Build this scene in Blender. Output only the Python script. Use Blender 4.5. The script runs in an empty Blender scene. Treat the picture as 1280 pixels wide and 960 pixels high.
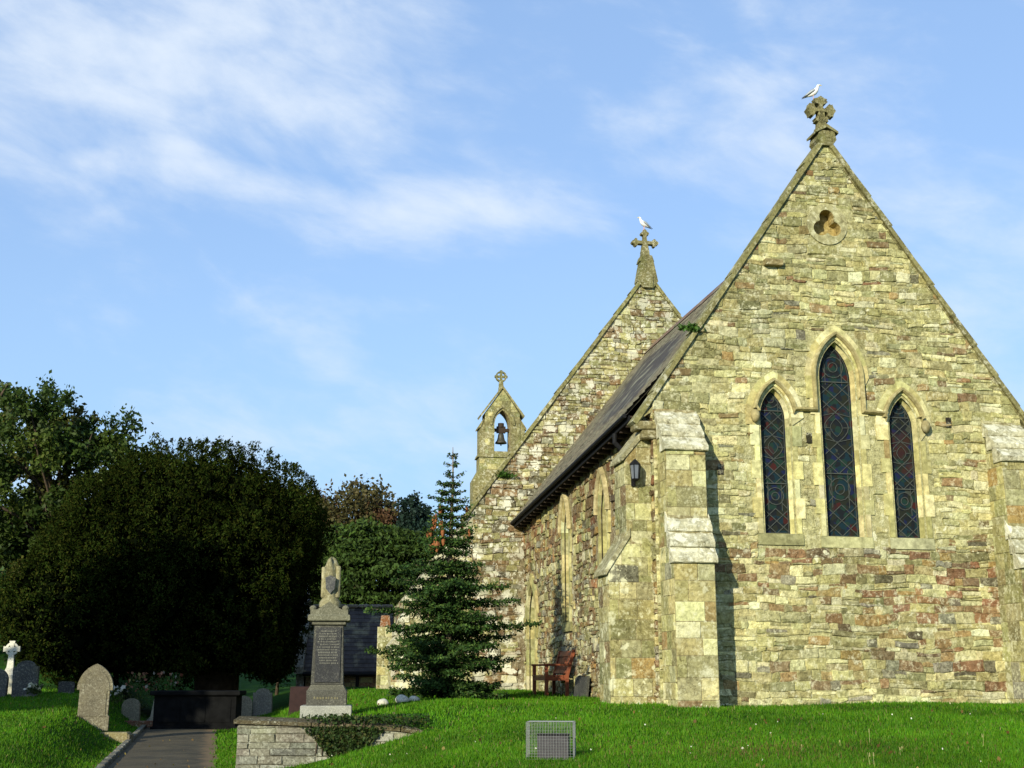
import bpy, bmesh, math, random
import numpy as np
from mathutils import Vector, Matrix, noise as mnoise

# ------------------------------------------------------------------ camera, sky, sun, exposure
sc = bpy.context.scene
COL = sc.collection
F = 1538.0 / 1280.0
PITCH = math.atan(365 / 1538.0)
cam = bpy.data.cameras.new('camera'); cam.sensor_width = 36; cam.lens = 36 * F
cam.clip_start = 0.1; cam.clip_end = 3000
camo = bpy.data.objects.new('camera', cam); COL.objects.link(camo)
camo.location = (0, 0, 1.6); camo.rotation_euler = (math.pi / 2 + PITCH, 0, 0)
sc.camera = camo

AL = math.radians(10.5)                       # the church is turned a little to the left
SUN_TURN, SUN_EL = math.radians(38), math.radians(19)
_n = Vector((math.sin(AL), -math.cos(AL), 0)); _l = Vector((-math.cos(AL), -math.sin(AL), 0))
SUNH = (_n * math.cos(SUN_TURN) + _l * math.sin(SUN_TURN))
SUN = Vector((SUNH.x * math.cos(SUN_EL), SUNH.y * math.cos(SUN_EL), math.sin(SUN_EL)))

SKY_STRENGTH, SUN_STRENGTH, EXPOSURE = 0.075, 5.0, 0.22
sun = bpy.data.lights.new('sun', 'SUN'); sun.energy = SUN_STRENGTH; sun.angle = math.radians(0.5)
sun.color = (1.0, 0.945, 0.74)
suno = bpy.data.objects.new('sun', sun); COL.objects.link(suno)
suno.rotation_euler = SUN.to_track_quat('Z', 'Y').to_euler(); suno.location = (-20, -30, 30)

world = bpy.data.worlds.new('World'); sc.world = world; world.use_nodes = True
nt = world.node_tree; nt.nodes.clear()
def N(t, kind, **kw):
    n = t.nodes.new(kind)
    for k, v in kw.items():
        if k.startswith('i_'):
            n.inputs[int(k[2:])].default_value = v
        else:
            setattr(n, k, v)
    return n
def L(t, a, b): t.links.new(a, b)
def MATH(t, op, a, b=None, c=None, clamp=False):
    n = t.nodes.new('ShaderNodeMath'); n.operation = op; n.use_clamp = clamp
    for i, v in enumerate((a, b, c)):
        if v is None: continue
        if isinstance(v, (int, float)): n.inputs[i].default_value = v
        else: t.links.new(v, n.inputs[i])
    return n.outputs[0]
def MIX(t, fac, a, b, blend='MIX'):
    n = t.nodes.new('ShaderNodeMix'); n.data_type = 'RGBA'; n.blend_type = blend; n.clamp_factor = True
    for s, v in ((n.inputs[0], fac), (n.inputs[6], a), (n.inputs[7], b)):
        if isinstance(v, (int, float)): s.default_value = v
        elif isinstance(v, tuple): s.default_value = v if len(v) == 4 else (*v, 1)
        else: t.links.new(v, s)
    return n.outputs[2]
def NOISE(t, vec, scale, detail=4, rough=0.55, dist=0.0):
    n = t.nodes.new('ShaderNodeTexNoise'); n.inputs['Scale'].default_value = scale
    n.inputs['Detail'].default_value = detail; n.inputs['Roughness'].default_value = rough
    n.inputs['Distortion'].default_value = dist
    if vec is not None: t.links.new(vec, n.inputs['Vector'])
    return n.outputs[0]
def RANGE(t, v, a, b, c=0.0, d=1.0, smooth=True):
    n = t.nodes.new('ShaderNodeMapRange'); n.interpolation_type = 'SMOOTHSTEP' if smooth else 'LINEAR'
    t.links.new(v, n.inputs[0])
    for i, x in enumerate((a, b, c, d)): n.inputs[i + 1].default_value = x
    return n.outputs[0]

sky = nt.nodes.new('ShaderNodeTexSky'); sky.sky_type = 'NISHITA'; sky.sun_disc = False
sky.sun_elevation = SUN_EL; sky.sun_rotation = math.atan2(SUN.x, SUN.y)
sky.air_density = 1.0; sky.dust_density = 0.6; sky.ozone_density = 1.6
tc = nt.nodes.new('ShaderNodeTexCoord'); sp = nt.nodes.new('ShaderNodeSeparateXYZ'); L(nt, tc.outputs['Generated'], sp.inputs[0])
az = MATH(nt, 'ARCTAN2', sp.outputs[0], sp.outputs[1])            # 0 = ahead of the church front, right positive
el = MATH(nt, 'ARCSINE', sp.outputs[2])
cv = nt.nodes.new('ShaderNodeCombineXYZ')
L(nt, MATH(nt, 'ADD', MATH(nt, 'MULTIPLY', az, 2.2), MATH(nt, 'MULTIPLY', el, 0.7)), cv.inputs[0])
L(nt, MATH(nt, 'SUBTRACT', MATH(nt, 'MULTIPLY', el, 4.4), MATH(nt, 'MULTIPLY', az, -0.5)), cv.inputs[1])
big = NOISE(nt, cv.outputs[0], 1.7, 7, 0.56, 0.35)
fine = NOISE(nt, cv.outputs[0], 5.0, 8, 0.6, 0.3)
def blob(a0, e0, wa, we, tilt=0.0):
    da = MATH(nt, 'SUBTRACT', az, a0)
    de = MATH(nt, 'SUBTRACT', MATH(nt, 'SUBTRACT', el, e0), MATH(nt, 'MULTIPLY', da, tilt))
    q = MATH(nt, 'ADD', MATH(nt, 'POWER', MATH(nt, 'ABSOLUTE', MATH(nt, 'DIVIDE', da, wa)), 2.0),
             MATH(nt, 'POWER', MATH(nt, 'ABSOLUTE', MATH(nt, 'DIVIDE', de, we)), 2.0))
    return MATH(nt, 'EXPONENT', MATH(nt, 'MULTIPLY', q, -1.0))
R_ = math.radians
clouds = [(R_(-17), R_(27.5), R_(15), R_(5.2), 0.02, 0.38), (R_(-16.5), R_(23.2), R_(4.0), R_(1.4), -0.1, 0.30), (R_(-19.5), R_(22.4), R_(2.5), R_(0.9), 0, 0.30),
          (R_(-4), R_(21.2), R_(12), R_(1.8), 0.02, 0.30), (R_(-12), R_(22.0), R_(10), R_(1.15), -0.16, 0.36), (R_(8), R_(25.5), R_(18), R_(5.0), 0.1, 0.15),
          (R_(-14), R_(11), R_(16), R_(6), 0, 0.17), (R_(-18), R_(5), R_(18), R_(5), 0, 0.2), (R_(22), R_(16), R_(5), R_(5), 0, 0.2)]
bias = None
for a0, e0, wa, we, tl, am in clouds:
    b = MATH(nt, 'MULTIPLY', blob(a0, e0, wa, we, tl), am)
    bias = b if bias is None else MATH(nt, 'MAXIMUM', bias, b)
mixn = MATH(nt, 'ADD', MATH(nt, 'MULTIPLY', MATH(nt, 'SUBTRACT', big, 0.5), 1.15), MATH(nt, 'MULTIPLY', MATH(nt, 'SUBTRACT', fine, 0.5), 0.6))
dens = RANGE(nt, MATH(nt, 'ADD', MATH(nt, 'ADD', mixn, bias), 0.0), 0.0, 0.56, 0.0, 0.86)
hz = RANGE(nt, el, R_(2), R_(22), 0.75, 0.0)                      # paler air low down
skyc = MIX(nt, 1.0, sky.outputs[0], (2.7, 2.75, 2.85), 'MULTIPLY')
skyc = MIX(nt, 0.62, skyc, (3.9, 6.2, 10.4))                      # thin high veil over the whole sky
skyc = MIX(nt, hz, skyc, (4.7, 7.8, 11.3))
skyc = MIX(nt, dens, skyc, (9.4, 10.5, 11.9))
bg = nt.nodes.new('ShaderNodeBackground'); bg.inputs[1].default_value = SKY_STRENGTH; L(nt, skyc, bg.inputs[0])
ow = nt.nodes.new('ShaderNodeOutputWorld'); L(nt, bg.outputs[0], ow.inputs[0])

vs = sc.view_settings
vs.view_transform = 'Standard'; vs.look = 'None'; vs.gamma = 1.0; vs.exposure = EXPOSURE; vs.use_curve_mapping = False
sc.render.engine = 'CYCLES'
sc.cycles.max_bounces = 6; sc.cycles.diffuse_bounces = 3; sc.cycles.transparent_max_bounces = 4

rng = random.Random(11)
nr = np.random.default_rng(5)

# ------------------------------------------------------------------ helpers
def tag(o, label=None, cat=None, group=None, kind=None):
    if label: o['label'] = label
    if cat: o['category'] = cat
    if group: o['group'] = group
    if kind: o['kind'] = kind
    return o
def empty(name, loc=(0, 0, 0), rz=0, label=None, cat=None, group=None):
    o = bpy.data.objects.new(name, None); COL.objects.link(o); o.location = loc; o.rotation_euler = (0, 0, rz)
    o.empty_display_size = 0.2
    return tag(o, label, cat, group)
def link_mesh(name, me, mat, parent=None, smooth=False):
    o = bpy.data.objects.new(name, me); COL.objects.link(o); o.parent = parent
    for m in (mat if isinstance(mat, (list, tuple)) else [mat]): me.materials.append(m)
    if smooth: me.polygons.foreach_set('use_smooth', [True] * len(me.polygons))
    return o
class MB:
    def __init__(s): s.v, s.f, s.c, s.m = [], [], [], []; s.col = (1, 1, 1); s.mat = 0
    def add(s, vs, fs, col=None):
        b = len(s.v); col = col or s.col
        s.v += [tuple(p) for p in vs]; s.c += [col] * len(vs)
        for f in fs: s.f.append([b + i for i in f]); s.m.append(s.mat)
    def box(s, x0, x1, y0, y1, z0, z1, col=None, M=None, taper=0.0, ch=0.0):
        def ring(z, e): return [(x0 + e, y0 + e, z), (x1 - e, y0 + e, z), (x1 - e, y1 - e, z), (x0 + e, y1 - e, z)]
        if ch > 0: rings = [ring(z0, ch), ring(z0 + ch, 0), ring(z1 - ch, taper), ring(z1, taper + ch)]
        else: rings = [ring(z0, 0), ring(z1, taper)]
        vs = [p for r in rings for p in r]; k = len(rings)
        fs = [(3, 2, 1, 0), tuple(4 * (k - 1) + i for i in range(4))]
        for j in range(k - 1):
            for i in range(4): fs.append((4 * j + i, 4 * j + (i + 1) % 4, 4 * j + 4 + (i + 1) % 4, 4 * j + 4 + i))
        if M is not None: vs = [M @ Vector(p) for p in vs]
        s.add(vs, fs, col)
    def prism(s, poly, fm, d0, d1, col=None, ch=0.0):
        """poly: 2D outline, fm(s,t,d)->xyz"""
        n = len(poly)
        vs = [fm(a, b, d0) for a, b in poly] + [fm(a, b, d1) for a, b in poly]
        fs = [tuple(range(n))[::-1], tuple(range(n, 2 * n))]
        for i in range(n): fs.append((i, (i + 1) % n, n + (i + 1) % n, n + i))
        s.add(vs, fs, col)
    def tube(s, pts, r, n=8, col=None, cap=True):
        pts = [Vector(p) for p in pts]; rs = r if isinstance(r, (list, tuple)) else [r] * len(pts)
        vs, fs = [], []
        for i, p in enumerate(pts):
            t = (pts[min(i + 1, len(pts) - 1)] - pts[max(i - 1, 0)]).normalized()
            u = t.cross(Vector((0.13, 0.31, 0.94)) if abs(t.z) < 0.93 else Vector((1, 0, 0))).normalized(); w = t.cross(u)
            for k in range(n):
                a = 2 * math.pi * k / n
                vs.append(p + u * math.cos(a) * rs[i] + w * math.sin(a) * rs[i])
        for i in range(len(pts) - 1):
            for k in range(n): fs.append((i * n + k, i * n + (k + 1) % n, (i + 1) * n + (k + 1) % n, (i + 1) * n + k))
        if cap: fs += [tuple(range(n))[::-1], tuple(range((len(pts) - 1) * n, len(pts) * n))]
        s.add(vs, fs, col)
    def lathe(s, prof, o=(0, 0, 0), n=16, col=None):
        vs, fs = [], []
        for r, z in prof:
            for k in range(n):
                a = 2 * math.pi * k / n; vs.append((o[0] + r * math.cos(a), o[1] + r * math.sin(a), o[2] + z))
        for i in range(len(prof) - 1):
            for k in range(n): fs.append((i * n + k, i * n + (k + 1) % n, (i + 1) * n + (k + 1) % n, (i + 1) * n + k))
        fs += [tuple(range(n))[::-1], tuple(range((len(prof) - 1) * n, len(prof) * n))]
        s.add(vs, fs, col)
    def build(s, name, mat, parent=None, smooth=False, fix=True):
        me = bpy.data.meshes.new(name); me.from_pydata([tuple(p) for p in s.v], [], s.f); me.update()
        a = me.color_attributes.new('col', 'FLOAT_COLOR', 'POINT')
        a.data.foreach_set('color', np.array([(*c, 1) for c in s.c], dtype=np.float32).ravel())
        if any(s.m): me.polygons.foreach_set('material_index', s.m)
        if fix:
            bm = bmesh.new(); bm.from_mesh(me); bmesh.ops.recalc_face_normals(bm, faces=bm.faces); bm.to_mesh(me); bm.free()
        return link_mesh(name, me, mat, parent, smooth)
def np_mesh(name, V, k, colv, mat, parent=None, smooth=False):
    """V (n*k,3): n faces of k own vertices"""
    n = len(V) // k
    me = bpy.data.meshes.new(name)
    me.vertices.add(n * k); me.vertices.foreach_set('co', V.astype(np.float32).ravel())
    me.loops.add(n * k); me.loops.foreach_set('vertex_index', np.arange(n * k, dtype=np.int32))
    me.polygons.add(n); me.polygons.foreach_set('loop_start', np.arange(0, n * k, k, dtype=np.int32))
    a = me.color_attributes.new('col', 'FLOAT_COLOR', 'POINT')
    c = np.ones((n * k, 4), np.float32); c[:, :3] = np.repeat(colv, k, axis=0); a.data.foreach_set('color', c.ravel())
    me.update(calc_edges=True); me.validate()
    return link_mesh(name, me, mat, parent, smooth)

# ------------------------------------------------------------------ materials
def new_mat(name):
    m = bpy.data.materials.new(name); m.use_nodes = True; t = m.node_tree; t.nodes.clear()
    out = t.nodes.new('ShaderNodeOutputMaterial'); b = t.nodes.new('ShaderNodeBsdfPrincipled'); L(t, b.outputs[0], out.inputs[0])
    tcn = t.nodes.new('ShaderNodeTexCoord')
    return m, t, b, tcn.outputs['Object'], out
def setb(b, rough=0.9, spec=0.2, metal=0.0):
    b.inputs['Roughness'].default_value = rough; b.inputs['Specular IOR Level'].default_value = spec; b.inputs['Metallic'].default_value = metal
def bump(t, b, h, strength=0.4, dist=0.02):
    n = t.nodes.new('ShaderNodeBump'); n.inputs['Strength'].default_value = strength; n.inputs['Distance'].default_value = dist
    L(t, h, n.inputs['Height']); L(t, n.outputs[0], b.inputs['Normal'])
def plain(name, col, rough=0.8, spec=0.3, var=0.25, scale=6.0, metal=0.0, bstr=0.2, second=None, attr=False):
    m, t, b, P, _ = new_mat(name); setb(b, rough, spec, metal)
    n1 = NOISE(t, P, scale, 5, 0.6)
    base = col
    if attr:
        a = t.nodes.new('ShaderNodeAttribute'); a.attribute_name = 'col'; base = a.outputs[0]
    f = RANGE(t, n1, 0.3, 0.7, 1 - var, 1 + var, False)
    cb = t.nodes.new('ShaderNodeCombineColor'); [L(t, f, cb.inputs[i]) for i in range(3)]
    c = MIX(t, 1.0, base, cb.outputs[0], 'MULTIPLY')
    if second: c = MIX(t, RANGE(t, NOISE(t, P, scale * 0.6, 6, 0.65), 0.48, 0.66), c, second)
    L(t, c, b.inputs['Base Color'])
    if bstr: bump(t, b, NOISE(t, P, scale * 6, 4, 0.6), bstr, 0.01)
    return m
def stone_mat(name, lichen=(0.0, 0.5), lcol=(0.62, 0.60, 0.44), lscale=2.2, algae=0.3, dirt=0.35, zfade=None, bumpk=0.6, acol=(0.20, 0.20, 0.06), fine=1.0, grit=1.0):
    """per-stone colour attribute, grain, soot stains, yellow-green algae and round pale lichen"""
    m, t, b, P, _ = new_mat(name); setb(b, 0.95, 0.12)
    a = t.nodes.new('ShaderNodeAttribute'); a.attribute_name = 'col'
    g = NOISE(t, P, 14 * fine, 6, 0.7); g2 = NOISE(t, P, 3.1, 5, 0.6)
    f = MATH(t, 'MULTIPLY', RANGE(t, g, 0.25, 0.75, 0.50, 1.50, False), RANGE(t, g2, 0.3, 0.7, 0.78, 1.22, False))
    cb = t.nodes.new('ShaderNodeCombineColor'); [L(t, f, cb.inputs[i]) for i in range(3)]
    c = MIX(t, 1.0, a.outputs[0], cb.outputs[0], 'MULTIPLY')
    c = MIX(t, MATH(t, 'MULTIPLY', RANGE(t, NOISE(t, P, 0.9, 7, 0.65), 0.48, 0.68), algae), c, acol)
    c = MIX(t, MATH(t, 'MULTIPLY', RANGE(t, NOISE(t, P, 6.5, 7, 0.72), 0.55, 0.72), dirt), c, (0.055, 0.048, 0.032))
    wild = NOISE(t, P, 1.3, 4, 0.6)
    pk = MATH(t, 'MULTIPLY', RANGE(t, NOISE(t, P, 7.0 * fine, 9, 0.80), 0.505, 0.60), RANGE(t, wild, 0.38, 0.62, 0.16 * grit, 0.72 * grit))
    c = MIX(t, pk, c, tuple(v * 0.92 for v in lcol))
    dk = MATH(t, 'MULTIPLY', RANGE(t, NOISE(t, P, 10.5 * fine, 9, 0.80), 0.505, 0.60), RANGE(t, wild, 0.60, 0.40, 0.26 * grit, 0.82 * grit))
    c = MIX(t, dk, c, MIX(t, 1.0, c, (0.34, 0.32, 0.26), 'MULTIPLY'))
    if lichen[1] > 0:
        wn = t.nodes.new('ShaderNodeTexNoise'); wn.inputs['Scale'].default_value = 4.5; wn.inputs['Detail'].default_value = 4; L(t, P, wn.inputs['Vector'])
        wv_ = t.nodes.new('ShaderNodeVectorMath'); wv_.operation = 'SCALE'; wv_.inputs[3].default_value = 0.22
        wo_ = t.nodes.new('ShaderNodeVectorMath'); wo_.operation = 'SUBTRACT'; wo_.inputs[1].default_value = (0.5, 0.5, 0.5); L(t, wn.outputs[1], wo_.inputs[0]); L(t, wo_.outputs[0], wv_.inputs[0])
        wp = t.nodes.new('ShaderNodeVectorMath'); wp.operation = 'ADD'; L(t, P, wp.inputs[0]); L(t, wv_.outputs[0], wp.inputs[1])
        area = NOISE(t, P, 0.7, 5, 0.65)
        if zfade:
            sz = t.nodes.new('ShaderNodeSeparateXYZ'); L(t, P, sz.inputs[0])
            area = MATH(t, 'ADD', area, RANGE(t, sz.outputs[2], zfade[0], zfade[1], zfade[2], zfade[3], False))
        gate = RANGE(t, area, 0.66 - lichen[1] * 0.34, 0.92 - lichen[1] * 0.34)
        nz = NOISE(t, P, 16.0, 6, 0.7)
        k = None
        for sc_, am_ in ((lscale, 1.0), (lscale * 2.6, 0.8)):
            vo = t.nodes.new('ShaderNodeTexVoronoi'); vo.inputs['Scale'].default_value = sc_; L(t, wp.outputs[0], vo.inputs['Vector'])
            rnd = t.nodes.new('ShaderNodeSeparateColor'); L(t, vo.outputs['Color'], rnd.inputs[0])
            rad = MATH(t, 'MULTIPLY', MATH(t, 'MULTIPLY', RANGE(t, rnd.outputs[0], 0.25, 1.0, 0.0, 0.62, False), gate), am_)
            sp_ = RANGE(t, MATH(t, 'SUBTRACT', MATH(t, 'ADD', vo.outputs['Distance'], MATH(t, 'MULTIPLY', MATH(t, 'SUBTRACT', nz, 0.5), 0.75)), rad), -0.07, 0.07, 1.0, 0.0)
            sp_ = MATH(t, 'MULTIPLY', sp_, RANGE(t, gate, 0.05, 0.3)); sp_ = MATH(t, 'MULTIPLY', sp_, RANGE(t, rnd.outputs[1], 0.0, 1.0, 0.45, 1.0, False))
            k = sp_ if k is None else MATH(t, 'MAXIMUM', k, sp_)
        speck = RANGE(t, NOISE(t, P, 13, 8, 0.78), 0.57, 0.66)
        k = MATH(t, 'MAXIMUM', k, MATH(t, 'MULTIPLY', speck, MATH(t, 'MULTIPLY', RANGE(t, gate, 0.0, 0.6), 0.75)))
        k = MATH(t, 'MULTIPLY', k, 0.92)
        c = MIX(t, k, c, lcol)
    L(t, c, b.inputs['Base Color'])
    h = MATH(t, 'ADD', MATH(t, 'MULTIPLY', NOISE(t, P, 9 * fine, 8, 0.7), 0.7), MATH(t, 'MULTIPLY', NOISE(t, P, 40 * fine, 4, 0.6), 0.3))
    bump(t, b, h, bumpk, 0.08)
    return m
def leaf_mat(name, trans=0.25, rough=0.6, spec=0.2):
    m, t, b, P, out = new_mat(name); setb(b, rough, spec)
    a = t.nodes.new('ShaderNodeAttribute'); a.attribute_name = 'col'
    L(t, a.outputs[0], b.inputs['Base Color'])
    tr = t.nodes.new('ShaderNodeBsdfTranslucent'); L(t, a.outputs[0], tr.inputs[0])
    mx = t.nodes.new('ShaderNodeMixShader'); mx.inputs[0].default_value = trans
    L(t, b.outputs[0], mx.inputs[1]); L(t, tr.outputs[0], mx.inputs[2]); L(t, mx.outputs[0], out.inputs[0])
    return m

M_GABLE = stone_mat('gable_rubble', (0, 0.55), algae=0.16, dirt=0.42, lscale=5.5, lcol=(0.72, 0.69, 0.47), bumpk=0.8)
M_SIDE = stone_mat('side_rubble', (0, 0.75), algae=0.22, dirt=0.38, lscale=4.6, zfade=(1.0, 6.0, 0.16, -0.10), lcol=(0.66, 0.63, 0.42), bumpk=0.9)
M_NAVE = stone_mat('nave_rubble', (0, 1.5), algae=0.30, dirt=0.5, lscale=2.6, zfade=(3.0, 12.5, 0.10, -0.16), lcol=(0.72, 0.70, 0.55))
M_ASH = stone_mat('ashlar', (0, 0.5), algae=0.30, dirt=0.5, lscale=5.0, zfade=(1.0, 3.5, 0.22, 0.0), lcol=(0.62, 0.60, 0.40), bumpk=0.45)
M_ASHW = stone_mat('ashlar_lichened', (0, 0.7), algae=0.3, dirt=0.75, lscale=4.2, lcol=(0.66, 0.64, 0.42), bumpk=0.5, zfade=(1.0, 4.0, 0.15, 0.0))
M_DRESS = stone_mat('dressed_stone', (0, 0.15), algae=0.16, dirt=0.12, lscale=6, bumpk=0.2, fine=0.7, grit=0.3)
M_SLAB = stone_mat('weathering_slab', (0, 1.3), algae=0.2, dirt=0.6, lscale=4.5, lcol=(0.74, 0.72, 0.56), bumpk=0.6)
M_COPE = stone_mat('coping_stone', (0, 0.2), algae=0.6, dirt=0.55, lscale=5, bumpk=0.45, acol=(0.17, 0.18, 0.05))
M_MOSS = stone_mat('mossy_stone', (0, 0.2), algae=0.7, dirt=0.55, lscale=8, bumpk=0.5, acol=(0.11, 0.125, 0.028), fine=2.0)
M_GRAN = stone_mat('grey_granite', (0, 0.2), algae=0.15, dirt=0.25, lscale=12, bumpk=0.15, fine=5, acol=(0.14, 0.14, 0.07), grit=0.35)
M_GRAVE = stone_mat('grave_stone', (0, 0.3), algae=0.45, dirt=0.5, lscale=9, bumpk=0.3, fine=2.5, acol=(0.22, 0.19, 0.06), grit=0.5)
M_RETAIN = stone_mat('walling_slate', (0, 0.3), algae=0.3, dirt=0.35, lscale=9, bumpk=0.4, fine=2.0, lcol=(0.5, 0.5, 0.4))
M_SLATE = plain('roof_slate', (0.075, 0.068, 0.055), 0.75, 0.25, 0.35, 3.0, bstr=0.3, second=(0.21, 0.20, 0.13), attr=True)
M_BLACK = plain('black_painted_iron', (0.010, 0.010, 0.011), 0.7, 0.15, 0.2, 8)
M_LEAD = plain('lead_came', (0.055, 0.062, 0.054), 0.8, 0.3, 0.2, 20)
M_WOOD = plain('bench_wood', (0.20, 0.055, 0.022), 0.6, 0.3, 0.35, 9, attr=False, second=(0.12, 0.035, 0.018))
M_DARKWOOD = plain('door_wood', (0.035, 0.022, 0.014), 0.7, 0.3, 0.3, 9)
M_BARK = plain('bark', (0.075, 0.055, 0.038), 0.95, 0.1, 0.4, 7, bstr=0.8)
M_BARKP = plain('pale_bark', (0.22, 0.17, 0.11), 0.9, 0.1, 0.3, 9, bstr=0.5)
M_BRONZE = plain('bell_bronze', (0.06, 0.055, 0.04), 0.5, 0.5, 0.3, 8, metal=0.4)
M_WIRE = plain('galvanised_wire', (0.34, 0.34, 0.31), 0.45, 0.5, 0.15, 20, metal=0.3, bstr=0)
M_TIN = plain('dull_grey_box', (0.048, 0.044, 0.048), 0.6, 0.3, 0.3, 10)
M_WHITE = plain('white_feather', (0.80, 0.79, 0.76), 0.8, 0.2, 0.05, 10, attr=True, bstr=0.1)
M_LEAF = leaf_mat('leaves', 0.28)
M_NEEDLE = leaf_mat('needles', 0.10, 0.65, 0.15)
M_YEW = leaf_mat('yew_needles', 0.05, 0.9, 0.0)
M_CONE = plain('cone_scales', (0.24, 0.088, 0.032), 0.8, 0.2, 0.35, 30, bstr=0.6)
M_GRASS = leaf_mat('grass_blades', 0.30, 0.55, 0.15)
M_PETAL = plain('petals', (0.7, 0.3, 0.2), 0.7, 0.2, 0.1, 10, attr=True, bstr=0)
M_TOMB = plain('black_tomb_stone', (0.008, 0.008, 0.008), 0.95, 0.05, 0.4, 5)  # one even near-black colour for the whole tomb
M_MAROON = plain('maroon_granite', (0.028, 0.012, 0.010), 0.7, 0.2, 0.25, 14)

# stained glass: small dark panes of blue, green and ruby
def glass_mat():
    m, t, b, P, _ = new_mat('stained_glass'); setb(b, 0.5, 0.12)
    vo = t.nodes.new('ShaderNodeTexVoronoi'); vo.inputs['Scale'].default_value = 11; L(t, P, vo.inputs['Vector'])
    s = t.nodes.new('ShaderNodeSeparateColor'); L(t, vo.outputs['Color'], s.inputs[0])
    r = t.nodes.new('ShaderNodeValToRGB'); r.color_ramp.interpolation = 'CONSTANT'
    cs = [(0, (0.010, 0.012, 0.014)), (0.3, (0.008, 0.022, 0.030)), (0.5, (0.012, 0.030, 0.022)), (0.66, (0.016, 0.018, 0.012)), (0.86, (0.01, 0.014, 0.045)), (0.94, (0.045, 0.012, 0.010)), (0.975, (0.04, 0.045, 0.035))]
    e = r.color_ramp.elements; e[0].position, e[0].color = 0, (*cs[0][1], 1); e[1].position, e[1].color = cs[1][0], (*cs[1][1], 1)
    for p_, c_ in cs[2:]: k = e.new(p_); k.color = (*c_, 1)
    L(t, s.outputs[0], r.inputs[0])
    ar = NOISE(t, P, 1.9, 2, 0.5)
    c = MIX(t, MATH(t, 'MULTIPLY', RANGE(t, ar, 0.58, 0.63), 0.6), r.outputs[0], (0.042, 0.013, 0.010))
    L(t, c, b.inputs['Base Color'])
    bump(t, b, s.outputs[1], 0.12, 0.01)
    return m
M_GLASS = glass_mat()

# ------------------------------------------------------------------ terrain
def sm(a, b, x):
    t = np.clip((x - a) / (b - a), 0, 1); return t * t * (3 - 2 * t)
def lerp(a, b, t): return a + (b - a) * t
def path_c(y): return -5.45 - 0.236 * (y - 20)
PATH_HW = 0.86
def H(x, y):
    x = np.asarray(x, float); y = np.asarray(y, float)
    P = np.interp(y, [-30, 0, 10, 20, 30, 40, 70, 120, 300], [-0.4, -0.1, 0.02, 0.20, 0.33, 0.5, 1.2, 2.0, 3])
    LL = np.interp(y, [-30, 0, 10, 16, 22, 30, 40, 70, 120, 300], [-0.4, -0.1, 0.2, 0.49, 0.78, 1.05, 1.35, 6.0, 15, 36])
    R = np.interp(y, [-30, 0, 8, 13, 17, 21, 33, 60, 300], [-0.4, 0, 0.28, 0.68, 0.93, 1.12, 1.24, 1.3, 3])
    d = x - path_c(y)
    left = lerp(P, LL, sm(0.95, 2.4, -d))
    front = lerp(P, R, sm(1.0, np.interp(y, [14, 19], [3.9, 5.8]), d))
    R2 = lerp(0.90, R, sm(1.2, 5.0, d)); R2 = np.where(y < 19, np.minimum(R2, R + 0.1), R2)
    back = lerp(P, R2, sm(1.05, 2.0 + 0.16 * np.maximum(y - 20.5, 0), d))
    w = sm(3.6, 5.4, d)
    k = sm(lerp(19.45, 16.2, w), lerp(19.6, 21.0, w), y)
    right = lerp(front, back, k)
    h = np.where(d < 0, left, right)
    h = h + 0.025 * np.sin(x * 1.3 + y * 0.7) * np.sin(y * 0.9 - x * 0.4) * sm(0.95, 1.8, np.abs(d))
    return h
def Hs(x, y): return float(H(x, y))
def axis(segs):
    out = []
    for a, b, st in segs:
        n = max(1, int(round((b - a) / st))); out += list(np.linspace(a, b, n, endpoint=False))
    return np.array(out + [segs[-1][1]])
gx = axis([(-600, -120, 40), (-120, -40, 8), (-40, -14, 1.2), (-14, 10, 0.16), (10, 30, 1.2), (30, 120, 10), (120, 600, 60)])
gy = axis([(-200, -20, 20), (-20, 6, 2), (6, 19.2, 0.16), (19.2, 19.9, 0.07), (19.9, 34, 0.2), (34, 70, 1.5), (70, 160, 10), (160, 1200, 80)])
X, Y = np.meshgrid(gx, gy); Z = H(X, Y)
me = bpy.data.meshes.new('ground')
nx, ny = len(gx), len(gy)
V = np.stack([X, Y, Z], -1).reshape(-1, 3)
ii = (np.arange(ny - 1)[:, None] * nx + np.arange(nx - 1)[None, :]).ravel()
Q = np.stack([ii, ii + 1, ii + nx + 1, ii + nx], -1)
me.vertices.add(len(V)); me.vertices.foreach_set('co', V.astype(np.float32).ravel())
me.loops.add(Q.size); me.loops.foreach_set('vertex_index', Q.astype(np.int32).ravel())
me.polygons.add(len(Q)); me.polygons.foreach_set('loop_start', np.arange(0, Q.size, 4, dtype=np.int32))
me.update(calc_edges=True)
def ground_mat():
    m, t, b, P, _ = new_mat('turf'); setb(b, 1.0, 0.05)
    c = MIX(t, RANGE(t, NOISE(t, P, 0.8, 5, 0.6), 0.35, 0.7), (0.016, 0.052, 0.006), (0.035, 0.095, 0.008))
    c = MIX(t, RANGE(t, NOISE(t, P, 9, 5, 0.7), 0.5, 0.75), c, (0.012, 0.030, 0.006))
    c = MIX(t, MATH(t, 'MULTIPLY', RANGE(t, NOISE(t, P, 1.7, 5, 0.7), 0.62, 0.75), 0.5), c, (0.07, 0.06, 0.02))
    L(t, c, b.inputs['Base Color']); bump(t, b, NOISE(t, P, 25, 5, 0.7), 0.9, 0.04)
    return m
tag(link_mesh('ground', me, ground_mat(), smooth=True), kind='structure')

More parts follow.
